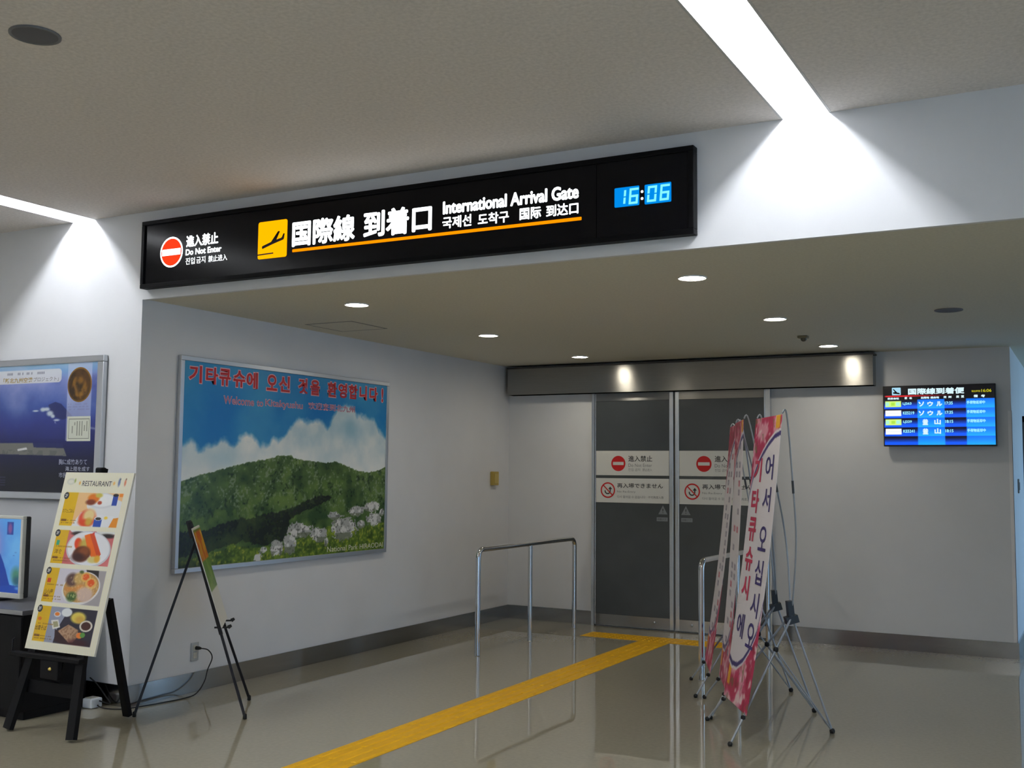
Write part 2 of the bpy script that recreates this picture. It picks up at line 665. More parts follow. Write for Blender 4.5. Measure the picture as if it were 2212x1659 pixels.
# corner guard on the back wall's right end, colour lightened for passage daylight
mb = MB()
mb.box(XE - 0.028, XE + 0.004, D - 0.004, D - 0.0005, BB + 0.002, 2.12)
mb.box(XE + 0.0005, XE + 0.004, D - 0.004, D + 0.03, BB + 0.002, 2.12)
struct(obj('trim_2', mb, mat('daylit_corner_guard', (0.90, 0.89, 0.90), 0.4)), 'light grey corner guard strip paled for daylight at the right end of the back wall')
# door jambs
mb = MB()
mb.box(1.002, 1.034, D - 0.055, D - 0.0005, 0.0005, 2.366)
struct(obj('trim_3', mb, ALU_DOOR), 'bright aluminium jamb left of the sliding doors')
mb = MB()
mb.box(2.815, 2.862, D - 0.055, D - 0.0005, 0.0005, 2.366)
struct(obj('trim_4', mb, ALU_DOOR), 'bright aluminium jamb right of the sliding doors')


def sliding_door(n, x0, x1, left):
    yf, yb = D - 0.05, D - 0.012
    fr = frame((0, yf, 0), (1, 0, 0), (0, 0, 1))
    d = bpy.data.objects.new('door_%d' % n, None)
    d.location = ((x0 + x1) / 2, D, 0)
    COL.objects.link(d)
    struct(d, 'left grey glass sliding door leaf with two white notices' if left else 'right grey glass sliding door leaf partly behind the banners')
    sl, sr = (0.012, 0.042) if left else (0.042, 0.012)
    obj('glass_pane', MB().box(x0 + sl, x1 - sr, yf + 0.006, yb - 0.004, 0.125, 2.285), GLASSG, d)
    obj('stile', MB().bbox(x0, x0 + sl, yf, yb, 0.012, 2.366, 0.004), ALU_DOOR, d)
    obj('stile', MB().bbox(x1 - sr, x1, yf, yb, 0.012, 2.366, 0.004), ALU_DOOR, d)
    obj('top_rail', MB().box(x0 + sl, x1 - sr, yf, yb, 2.286, 2.366), STEEL, d)
    kp = obj('kick_plate', MB().box(x0 + sl, x1 - sr, yf, yb, 0.012, 0.124), STEEL, d)
    kx = x1 - 0.20 if left else x0 + 0.17
    obj('lock', MB().lathe([(0.012, 0), (0.012, -0.004), (0.001, -0.004)], (kx, yf, 0.075), 16, 'y'), ALU, kp)
    a0, a1 = x0 + sl + 0.003, x1 - sr - 0.003
    fr2 = frame((0, yf + 0.0055, 0), (1, 0, 0), (0, 0, 1))
    ox = 0.0 if left else 0.905
    ox2 = 0.0 if left else 0.9
    p = obj('notice_panel', MB().box(a0, a1, yf + 0.003, yf + 0.006, 1.526, 1.775), WHITEPRINT, d)
    g = frame((0, yf + 0.003, 0), (1, 0, 0), (0, 0, 1))
    flat('no_entry_disc', MB().poly(circ(1.297 + ox, 1.646, 0.078), g, 0.0006), REDPRINT, p)
    flat('no_entry_bar', MB().poly(rrect(1.238 + ox, 1.356 + ox, 1.630, 1.662, 0.004), g, 0.0012), WHITEPRINT, p)
    lettering([('進入禁止', 1.407 + ox, 1.665 + ox, 1.665, 1.726)], g, DARKPRINT, p, d=0.0008, bold=0.012)
    lettering([('Do Not Enter', 1.407 + ox, 1.662 + ox, 1.612, 1.645), ('진입 금지', 1.407 + ox, 1.535 + ox, 1.570, 1.598),
               ('禁止进入', 1.560 + ox, 1.662 + ox, 1.570, 1.598)], g, GREYPRINT, p, d=0.0008)
    p = obj('notice_panel', MB().box(a0, a1, yf + 0.003, yf + 0.006, 1.249, 1.496), WHITEPRINT, d)
    rg = MB()
    ring(rg, g, 1.182 + ox2, 1.374, 0.066, 0.080, 0.0012)
    rg.poly([(1.182 + ox2 - 0.052, 1.374 + 0.044), (1.182 + ox2 - 0.044, 1.374 + 0.052), (1.182 + ox2 + 0.052, 1.374 - 0.044), (1.182 + ox2 + 0.044, 1.374 - 0.052)][::-1], g, 0.0012)
    flat('prohibition_ring', rg, REDPRINT, p)
    ar = MB()                                # U-turn arrow
    cx, cy = 1.180 + ox2, 1.366
    pts_o = [(cx + 0.034 * math.cos(a), cy + 0.034 * math.sin(a)) for a in np.linspace(PI * 0.93, 2 * PI, 14)]
    pts_i = [(cx + 0.022 * math.cos(a), cy + 0.022 * math.sin(a)) for a in np.linspace(2 * PI, PI * 0.93, 14)]
    for i in range(13):
        ar.poly([pts_o[i], pts_o[i + 1], pts_i[12 - i], pts_i[13 - i]], g, 0.0008)
    ar.poly([(cx + 0.022, cy), (cx + 0.034, cy), (cx + 0.034, cy + 0.02), (cx + 0.022, cy + 0.02)], g, 0.0008)
    ar.poly([(cx + 0.006, cy + 0.018), (cx + 0.05, cy + 0.018), (cx + 0.028, cy + 0.045)], g, 0.0008)
    flat('return_arrow', ar, DARKPRINT, p)
    lettering([('再入場できません', 1.285 + ox2, 1.778 + ox2, 1.398, 1.447)], g, DARKPRINT, p, d=0.0008, bold=0.012)
    lettering([('No Re-Entry', 1.285 + ox2, 1.485 + ox2, 1.346, 1.371), ('다시 들어갈 수 없습니다', 1.285 + ox2, 1.590 + ox2, 1.296, 1.322),
               ('不可再度入场', 1.620 + ox2, 1.783 + ox2, 1.296, 1.322)], g, GREYPRINT, p, d=0.0008)
    tx = 1.776 if left else 2.015
    fr3 = frame((0, yf + 0.0055, 0), (1, 0, 0), (0, 0, 1))
    w = flat('warning_triangle', MB().poly([(tx - 0.048, 1.143), (tx + 0.048, 1.143), (tx, 1.232)], fr3, 0.0005), PALESTICK, d)
    lettering([('!', tx - 0.006, tx + 0.006, 1.155, 1.20)], fr3, GLASSG, w, d=0.001)
    s0 = tx - 0.066 if left else tx - 0.048
    w = flat('caution_strip', MB().poly([(s0, 1.074), (s0 + 0.116, 1.074), (s0 + 0.116, 1.113), (s0, 1.113)], fr3, 0.0005), PALESTICK, d)
    lettering([('自動ドア', s0 + 0.012, s0 + 0.104, 1.084, 1.104)], fr3, GLASSG, w, d=0.001)


sliding_door(1, 1.036, 1.887, True)
sliding_door(2, 1.905, 2.813, False)

# passage wall: door frame and switch
d3 = bpy.data.objects.new('door_3', None)
d3.location = (XE, 7.25, 0)
COL.objects.link(d3)
struct(d3, 'dark blue grey door in the passage wall at the right edge')
DK = mat('dark_blue_steel', (0.05, 0.085, 0.12), 0.4)
obj('leaf', MB().bbox(XE + 0.001, XE + 0.022, 6.76, 7.74, 0.012, 2.09, 0.003), DK, d3)
mb = MB()
mb.box(XE + 0.001, XE + 0.03, 6.70, 6.758, 0.14, 2.15)
mb.box(XE + 0.001, XE + 0.03, 7.742, 7.80, 0.14, 2.15)
mb.box(XE + 0.001, XE + 0.03, 6.70, 7.80, 2.092, 2.15)
obj('door_frame', mb, mat('dark_steel'), d3)
obj('handle', MB().tube([(XE + 0.023, 7.66, 1.0), (XE + 0.06, 7.66, 1.0), (XE + 0.06, 7.55, 1.0)], 0.009, 10), CHROME, d3)
t = thing('light_switch', 'small tan switch plate on the passage wall at right edge', 'switch', (XE, 5.79, 1.40))
obj('plate', MB().bbox(XE + 0.0005, XE + 0.010, 5.74, 5.86, 1.40, 1.53, 0.003), mat('tan_switch', (0.20, 0.17, 0.14), 0.5), t)
obj('rocker', MB().bbox(XE + 0.0105, XE + 0.015, 5.775, 5.825, 1.43, 1.50, 0.002), mat('dark_rocker', (0.10, 0.09, 0.08), 0.5), t)

# ================================================================== ceiling lights
LIGHT_LABELS = ['white recessed strip light far left over the hall',
                'white recessed strip light meeting the wall left of the black sign',
                'bright white recessed strip light meeting the header right of the clock',
                'white recessed strip light far right over the hall']
for i, s in enumerate(STRIPS):
    t = thing('strip_light', LIGHT_LABELS[i], 'ceiling light', (s, -6.5, H2), 'linear strip lights in the hall ceiling')
    z1 = H2 + 0.170
    mb = MB()
    mb.box(s - SW - 0.012, s - SW, STRIP_Y0, -0.001, H2 - 0.001, z1)
    mb.box(s + SW, s + SW + 0.012, STRIP_Y0, -0.001, H2 - 0.001, z1)
    mb.box(s - SW - 0.012, s + SW + 0.012, STRIP_Y0, -0.001, z1, z1 + 0.01)
    mb.box(s - SW, s + SW, STRIP_Y0 - 0.01, STRIP_Y0, H2 + 0.05, z1)
    obj('trough', mb, TROUGH, t)
    obj('tube', MB().tube([(s, STRIP_Y0 + 0.05, H2 + 0.120), (s, -0.11, H2 + 0.120)], 0.019, 10), TUBE, t)

DL = [(1.17, 0.805), (1.17, 2.63), (1.17, 4.45), (3.565, 0.80), (3.56, 2.65), (3.55, 4.48)]
DLL = ['round recessed downlight nearest the ceiling hatch', 'middle round downlight of the left row in the recess ceiling',
       'round downlight above the left end of the steel track cover', 'largest nearest round downlight below the clock end of the sign',
       'middle round downlight of the right row in the recess ceiling', 'round downlight above the right end of the steel track cover']
t0 = thing('downlight', DLL[0], 'ceiling light', (DL[0][0], DL[0][1], H1), 'round downlights in the recess ceiling')
zc = H1 + 0.006
obj('trim_ring', MB().lathe([(0.085, -0.0005), (0.085, -0.006), (0.081, -0.009), (0.077, -0.006), (0.075, 0.0)], (0, 0, 0.006), 28), WHITEM, t0, True)
obj('reflector', MB().lathe([(0.076, -0.005), (0.074, -0.0045), (0.072, -0.001)], (0, 0, 0.006), 28), CHROME, t0, True)
obj('lamp', MB().lathe([(0.0725, -0.0012), (0.050, -0.0045), (0.02, -0.007), (0.0005, -0.0078)], (0, 0, 0.006), 28), BULB, t0, True)
for (x, y), lb in zip(DL[1:], DLL[1:]):
    c = copy_tree(t0)
    c.location = (x, y, H1)
    c['label'] = lb


def speaker(x, y, z, r, label):
    t = thing('ceiling_speaker', label, 'speaker', (x, y, z), 'round ceiling speakers')
    obj('rim', MB().lathe([(r, 0.0), (r, -0.006), (r - 0.008, -0.008), (r - 0.012, -0.004)], (x, y, z), 32), mat('grey_rim', (0.16, 0.16, 0.17), 0.6), t)
    obj('grille', MB().lathe([(r - 0.011, -0.004), (r * 0.5, -0.005), (0.0005, -0.0055)], (x, y, z), 32), GRILLE, t)


speaker(1.915, -2.362, H2 - 0.0005, 0.098, 'dark round speaker grille in the hall ceiling at upper left')
speaker(4.735, 2.715, H1 + 0.0055, 0.092, 'dark round speaker grille in the recess ceiling above the arrivals screen')
# hatch and detector
t = thing('access_hatch', 'square access hatch outlined in the recess ceiling near the left wall', 'hatch', (0.42, 1.70, H1))
mb = MB()
HXa, HXb, HYa, HYb = 0.19, 0.64, 1.46, 1.93
zz = H1 + 0.0055
for b in ((HXa, HXb, HYa, HYa + 0.012), (HXa, HXb, HYb - 0.012, HYb), (HXa, HXa + 0.012, HYa, HYb), (HXb - 0.012, HXb, HYa, HYb)):
    mb.box(*b, zz - 0.003, zz)
obj('hatch_frame', mb, mat('hatch_frame_grey', (0.30, 0.29, 0.26), 0.6), t)
obj('hatch_panel', MB().box(HXa + 0.015, HXb - 0.015, HYa + 0.015, HYb - 0.015, zz - 0.002, zz), RCEIL, t)
t = thing('ceiling_sensor', 'small tan detector box on the recess ceiling near the doors', 'sensor', (3.51, 3.725, H1))
obj('base', MB().bbox(3.47, 3.55, 3.69, 3.76, H1 - 0.014, H1 + 0.0055, 0.004), mat('tan_plastic', (0.26, 0.21, 0.12), 0.5), t)
obj('lens', MB().lathe([(0.026, 0), (0.024, -0.016), (0.012, -0.026), (0.0005, -0.028)], (3.515, 3.72, H1 - 0.014), 16), mat('dark_tan_plastic', (0.12, 0.10, 0.06), 0.4), t)

# ================================================================== the lit arrival sign
def arrival_sign():
    X0, X1, Z0, Z1 = 0.035, 3.868, 2.738, 3.188
    t = thing('arrival_sign', 'long black back-lit arrival gate sign with clock on the header', 'sign', (1.95, 0.0, Z0))
    fw_ = 0.028
    yf = -0.05
    obj('frame_bar', MB().bbox(X0, X1, yf - 0.012, -0.001, Z1 - fw_, Z1, 0.003), BLACKF, t)
    obj('frame_bar', MB().bbox(X0, X1, yf - 0.012, -0.001, Z0, Z0 + fw_, 0.003), BLACKF, t)
    obj('frame_bar', MB().bbox(X0, X0 + fw_, yf - 0.012, -0.001, Z0 + fw_, Z1 - fw_, 0.003), BLACKF, t)
    obj('frame_bar', MB().bbox(X1 - fw_, X1, yf - 0.012, -0.001, Z0 + fw_, Z1 - fw_, 0.003), BLACKF, t)
    xs_ = 3.338
    main = obj('sign_panel', MB().box(X0 + fw_, xs_ - 0.003, yf, -0.002, Z0 + fw_, Z1 - fw_), BLACKP, t)
    ck = obj('clock_panel', MB().box(xs_ + 0.001, X1 - fw_, yf - 0.003, -0.002, Z0 + fw_, Z1 - fw_), BLACKP, t)
    fr = frame((0, yf, 0), (1, 0, 0), (0, 0, 1))
    # no-entry symbol
    cx, cz = 0.304, 2.962
    rm = MB()
    ring(rm, fr, cx, cz, 0.090, 0.101, 0.002)
    flat('no_entry_rim', rm, LIT_W, main)
    flat('no_entry_disc', MB().poly(circ(cx, cz, 0.0895, 40), fr, 0.002), LIT_R, main)
    flat('no_entry_bar', MB().poly(rrect(cx - 0.082, cx + 0.082, cz - 0.021, cz + 0.021, 0.004), fr, 0.003), LIT_W, main)
    # small notice
    lettering([('進入禁止', 0.433, 0.709, 2.981, 3.058)], fr, LIT_W, main, d=0.002, stamp=0.0022)
    lettering([('Do Not Enter', 0.431, 0.739, 2.928, 2.968)], fr, LIT_W, main, d=0.002, bold=0.006, stamp=0.0012)
    lettering([('진입', 0.433, 0.513, 2.868, 2.911), ('금지', 0.527, 0.604, 2.868, 2.911), ('禁止进入', 0.630, 0.789, 2.868, 2.909)], fr, LIT_W, main, d=0.002)
    # arrival pictogram
    flat('pictogram', MB().poly(rrect(1.041, 1.272, 2.849, 3.083, 0.014), fr, 0.002), LIT_Y, main)
    pk = MB()
    pk.poly([(1.074, 2.921), (1.078, 2.912), (1.155, 2.935), (1.245, 2.958), (1.249, 2.968), (1.253, 2.995), (1.243, 2.996), (1.228, 2.970),
             (1.189, 2.962), (1.216, 3.012), (1.200, 3.014), (1.146, 2.951), (1.076, 2.930)], fr, 0.003)
    pk.poly([(1.041, 2.873), (1.167, 2.876), (1.167, 2.884), (1.041, 2.881)], fr, 0.003)
    flat('landing_aircraft', pk, BLACKP, main)
    # main wording
    lettering([('国際線', 1.311, 1.783, 2.903, 3.062)], fr, LIT_W, main, d=0.002, stamp=0.0052)
    lettering([('到着口', 1.845, 2.320, 2.905, 3.066)], fr, LIT_W, main, d=0.002, stamp=0.0052)
    lettering([('International Arrival Gate', 2.393, 3.235, 2.990, 3.066)], fr, LIT_W, main, d=0.002, stamp=0.0034)
    lettering([('국제선', 2.391, 2.580, 2.908, 2.976), ('도착구', 2.622, 2.817, 2.905, 2.970),
               ('国际', 2.883, 3.013, 2.908, 2.972), ('到达口', 3.044, 3.233, 2.908, 2.972)], fr, LIT_W, main, d=0.002, stamp=0.0016)
    flat('underline', MB().poly(rrect(1.315, 3.252, 2.871, 2.889, 0.004), fr, 0.002), LIT_O, main)
    # clock
    frc = frame((0, yf - 0.003, 0), (1, 0, 0), (0, 0, 1))
    SEG = {'1': 'bc', '6': 'acdefg', '0': 'abcdef'}

    def digit(mb, ch, x, z, w=0.050, h=0.083, th=0.012):
        k = 0.006
        sh = lambda zz_: (zz_ - z) * 0.08
        R = {'a': (0, w, h - th, h), 'd': (0, w, 0, th), 'g': (0, w, h / 2 - th / 2, h / 2 + th / 2), 'b': (w - th, w, h / 2 + k / 2, h - k),
             'c': (w - th, w, k, h / 2 - k / 2), 'e': (0, th, k, h / 2 - k / 2), 'f': (0, th, h / 2 + k / 2, h - k)}
        for s_ in SEG[ch]:
            a, b, c, d_ = R[s_]
            mb.poly([(x + a + sh(z + c), z + c), (x + b + sh(z + c), z + c), (x + b + sh(z + d_), z + d_), (x + a + sh(z + d_), z + d_)], frc, 0.003)
    w1 = flat('clock_window', MB().poly(rrect(3.440, 3.577, 2.915, 3.017, 0.006), frc, 0.002), LIT_B, ck)
    w2 = flat('clock_window', MB().poly(rrect(3.606, 3.749, 2.914, 3.016, 0.006), frc, 0.002), LIT_B, ck)
    for ch, x, w_ in (('1', 3.450, w1), ('6', 3.518, w1), ('0', 3.618, w2), ('6', 3.686, w2)):
        m_ = MB()
        digit(m_, ch, x, 2.924)
        flat('digit', m_, LIT_C, w_)
    for z in (2.983, 2.947):
        flat('colon_dot', MB().poly(circ(3.592, z, 0.007, 16), frc, 0.002), LIT_W, ck)


arrival_sign()

# ================================================================== framed landscape on the left wall
def mountain_poster():
    Y0, Y1, Z0, Z1 = 0.335, 2.845, 0.832, 2.337
    t = thing('landscape_poster', 'large framed green mountain poster with red Korean greeting on left wall', 'poster', (0.0, 1.59, Z0))
    fw_, xf = 0.034, 0.032
    obj('frame_bar', MB().bbox(0.001, xf + 0.004, Y0, Y1, Z1 - fw_, Z1, 0.003), ALU, t)
    obj('frame_bar', MB().bbox(0.001, xf + 0.004, Y0, Y1, Z0, Z0 + fw_, 0.003), ALU, t)
    obj('frame_bar', MB().bbox(0.001, xf + 0.004, Y0, Y0 + fw_, Z0 + fw_, Z1 - fw_, 0.003), ALU, t)
    obj('frame_bar', MB().bbox(0.001, xf + 0.004, Y1 - fw_, Y1, Z0 + fw_, Z1 - fw_, 0.003), ALU, t)
    a0, a1, b0, b1 = Y0 + fw_, Y1 - fw_, Z0 + fw_, Z1 - fw_
    obj('backing', MB().box(0.002, xf - 0.004, a0, a1, b0, b1), mat('poster_backing', (0.3, 0.3, 0.3), 0.6), t)
    fr = frame((xf - 0.004, 0, 0), (0, 1, 0), (0, 0, 1))
    W_, H_ = 460, 280
    c = Canvas(W_, H_)
    S, T = c.S, c.T
    w2, h2 = W_ * 2, H_ * 2
    n1 = noise2(w2, h2, 150, 5, 1)
    n2 = noise2(w2, h2, 24, 4, 2)
    n3 = noise2(w2, h2, 7, 2, 3)
    n4 = noise2(w2, h2, 60, 4, 4)
    # sky
    k = np.clip((n1 - 0.35) * 2.2, 0, 1)[..., None]
    deep = np.array((26, 122, 196)) / 255
    teal = np.array((96, 178, 208)) / 255
    sky = deep * (1 - k * 0.5) + teal * k * 0.5
    wash = np.clip((T - 0.80) / 0.2, 0, 1)[..., None] * 0.35 + np.clip(0.10 - S, 0, 0.1)[..., None] * 3
    c.a = sky * (1 - wash) + teal * wash
    # cumulus
    top = [(-0.01, 0.593), (0.008, 0.6), (0.035, 0.623), (0.059, 0.596), (0.076, 0.582), (0.111, 0.605), (0.17, 0.638), (0.195, 0.617), (0.214, 0.618), (0.232, 0.649), (0.263, 0.669), (0.309, 0.653), (0.33, 0.616), (0.363, 0.626), (0.389, 0.665), (0.411, 0.635), (0.431, 0.653), (0.465, 0.726), (0.507, 0.773), (0.574, 0.766), (0.635, 0.755), (0.659, 0.732), (0.689, 0.801), (0.712, 0.854), (0.761, 0.876), (0.803, 0.854), (0.812, 0.821), (0.881, 0.818), (0.925, 0.795), (0.953, 0.735), (1.01, 0.685)]
    ct = np.interp(S, [p[0] for p in top], [p[1] for p in top]) + (n2 - 0.5) * 0.05
    depth = ct - T
    cm = np.clip(depth / 0.035, 0, 1)
    shade = np.clip(0.35 + 1.2 * (n4 - 0.3), 0, 1)
    white = np.array((246, 247, 244)) / 255
    bluish = np.array((165, 200, 216)) / 255
    cl = bluish * (1 - shade[..., None]) + white * shade[..., None]
    low = np.clip((0.66 - T) / 0.18, 0, 1)[..., None]
    cl = cl * (1 - low * 0.6) + white * low * 0.6
    c.a = c.a * (1 - cm[..., None]) + cl * cm[..., None]
    blue_hole = np.exp(-(((S - 0.78) / 0.10) ** 2 + ((T - 0.72) / 0.07) ** 2)) * 0.6 + np.exp(-(((S - 0.15) / 0.08) ** 2 + ((T - 0.53) / 0.05) ** 2)) * 0.35
    c.mix(blue_hole, (135, 185, 210))
    # hill
    ridge = [(-0.001, 0.416), (0.086, 0.45), (0.144, 0.469), (0.248, 0.503), (0.325, 0.523), (0.392, 0.538), (0.406, 0.55), (0.476, 0.552), (0.491, 0.538), (0.564, 0.526), (0.656, 0.517), (0.711, 0.525), (0.768, 0.501), (0.827, 0.476), (0.896, 0.464), (0.941, 0.473), (0.994, 0.496), (1.012, 0.5)]
    rd = np.interp(S, [p[0] for p in ridge], [p[1] for p in ridge]) + (n3 - 0.5) * 0.012
    hm = (T < rd).astype(float)
    g1 = np.array((102, 130, 62)) / 255
    g2 = np.array((50, 78, 38)) / 255
    gk = np.clip((n4 * 0.6 + n2 * 0.4 - 0.32) * 2.6, 0, 1)[..., None]
    c.a = c.a * (1 - hm[..., None]) + (g2 * (1 - gk) + g1 * gk) * hm[..., None]
    sp = ((n3 > 0.66) & (n4 > 0.45)).astype(float) * hm * np.clip((T - 0.2) / 0.1, 0, 1)
    c.mix(sp, (150, 165, 135), 0.55)
    c.mix(hm * ((n3 < 0.3) & (n2 < 0.48)).astype(float), (22, 42, 20), 0.7)
    # distant valley slopes
    c.mix(hm * np.clip(1 - np.abs(T - (0.22 + 0.25 * S)) / 0.05, 0, 1) * (n2 > 0.45), (110, 140, 60), 0.45)
    # forest belt
    forest = [(-0.01, 0.18), (0.122, 0.182), (0.218, 0.22), (0.332, 0.232), (0.475, 0.267), (0.584, 0.319), (0.675, 0.338), (0.692, 0.317), (0.623, 0.278), (0.512, 0.234), (0.477, 0.204), (0.444, 0.09), (0.343, 0.076), (0.258, 0.106), (0.209, 0.096), (0.125, 0.068), (-0.01, 0.053)]
    keep = c.S, c.T
    c.S, c.T = S + (n2 - 0.5) * 0.03, T + (n3 - 0.5) * 0.02 + (n2 - 0.5) * 0.03
    fm = c.inpoly(forest)
    c.S, c.T = keep
    c.mix(fm, (18, 28, 14), np.clip(0.97 - (n4 - 0.45) * 1.6, 0.55, 0.97))
    c.mix(fm * (n3 > 0.60), (52, 66, 32), 0.55)
    # meadow in front
    md = np.interp(S, [0, 0.12, 0.22, 0.33, 0.45, 0.55, 0.7, 0.85, 1.0], [0.03, 0.06, 0.09, 0.07, 0.07, 0.11, 0.16, 0.14, 0.16]) + (n2 - 0.5) * 0.04
    mm = (T < md).astype(float)
    mg = np.array((134, 162, 54)) / 255
    mdk = np.array((58, 84, 28)) / 255
    kk = np.clip((n2 * 0.5 + n3 * 0.5 - 0.3) * 2.3, 0, 1)[..., None]
    c.a = c.a * (1 - mm[..., None]) + (mdk * (1 - kk) + mg * kk) * mm[..., None]
    c.mix(mm * (n3 > 0.72), (190, 185, 60), 0.6)
    c.mix(np.clip(1 - (S / 0.16), 0, 1) * np.clip(1 - T / 0.06, 0, 1), (30, 38, 12), 0.8)
    rocks = [((0.331, 0.017), 0.018, 0.027), ((0.357, 0.056), 0.018, 0.015), ((0.418, 0.057), 0.029, 0.042), ((0.48, 0.079), 0.029, 0.054), ((0.529, 0.146), 0.054, 0.042), ((0.626, 0.114), 0.043, 0.038), ((0.76, 0.137), 0.068, 0.062), ((0.702, 0.216), 0.029, 0.023), ((0.832, 0.235), 0.039, 0.027), ((0.927, 0.257), 0.043, 0.031), ((0.859, 0.157), 0.021, 0.023), ((0.937, 0.182), 0.043, 0.042), ((0.981, 0.22), 0.014, 0.023), ((0.666, 0.07), 0.011, 0.023)]
    for (s, q), rs, rq in rocks:
        r = np.sqrt(((S - s) / rs) ** 2 + ((T - q) / rq) ** 2) + (n3 - 0.5) * 0.7 + (n2 - 0.5) * 0.7
        c.mix((r < 1).astype(float), (226, 226, 222))
        c.mix(((r < 1) & (n2 < 0.46)).astype(float), (168, 170, 166), 0.8)
        c.mix(((r < 0.9) & (n3 < 0.30)).astype(float), (96, 98, 92), 0.8)
        c.mix(((r < 1) & (T < q - rq * 0.35) & (n2 < 0.55)).astype(float), (95, 105, 75), 0.6)
    pr = c.mesh('print', fr, a0, a1, b0, b1, print_mat('gloss_poster_print', 0.25), t, d=0.001)
    cells = [('기', 0.415, 0.538), ('타', 0.579, 0.697), ('큐', 0.711, 0.828), ('슈', 0.857, 0.982), ('에', 0.997, 1.121), ('오', 1.222, 1.341), ('신', 1.363, 1.491), ('것', 1.595, 1.711), ('을', 1.747, 1.861), ('환', 1.967, 2.091), ('영', 2.112, 2.227), ('합', 2.255, 2.379), ('니', 2.409, 2.509), ('다', 2.553, 2.67), ('!', 2.733, 2.757)]
    items = [(ch, u0, u1, 2.155, 2.276) for ch, u0, u1 in cells]
    lettering(items, fr, HANPINK, pr, d=0.0016, bold=0.060, grow=0.007)
    lettering(items, fr, HANRED, pr, d=0.0024, bold=0.028)
    lettering([('Welcome', 0.765, 1.083, 2.026, 2.080), ('to', 1.12, 1.185, 2.028, 2.070), ('Kitakyushu', 1.214, 1.651, 2.020, 2.083),
               ('欢迎来到北九州', 1.725, 2.343, 2.040, 2.092)], fr, HANPINK, pr, d=0.0016, bold=0.030, grow=0.004)
    lettering([('Welcome', 0.765, 1.083, 2.026, 2.080), ('to', 1.12, 1.185, 2.028, 2.070), ('Kitakyushu', 1.214, 1.651, 2.020, 2.083),
               ('欢迎来到北九州', 1.725, 2.343, 2.040, 2.092)], fr, ROSE, pr, d=0.0024, bold=0.004)
    lettering([('National', 2.010, 2.268, 0.881, 0.925), ('Park', 2.300, 2.425, 0.881, 0.923), ('HIRAODAI', 2.455, 2.795, 0.881, 0.923)], fr, mat('cream_print', c255(220, 220, 190), 0.4), pr, d=0.0016)


mountain_poster()

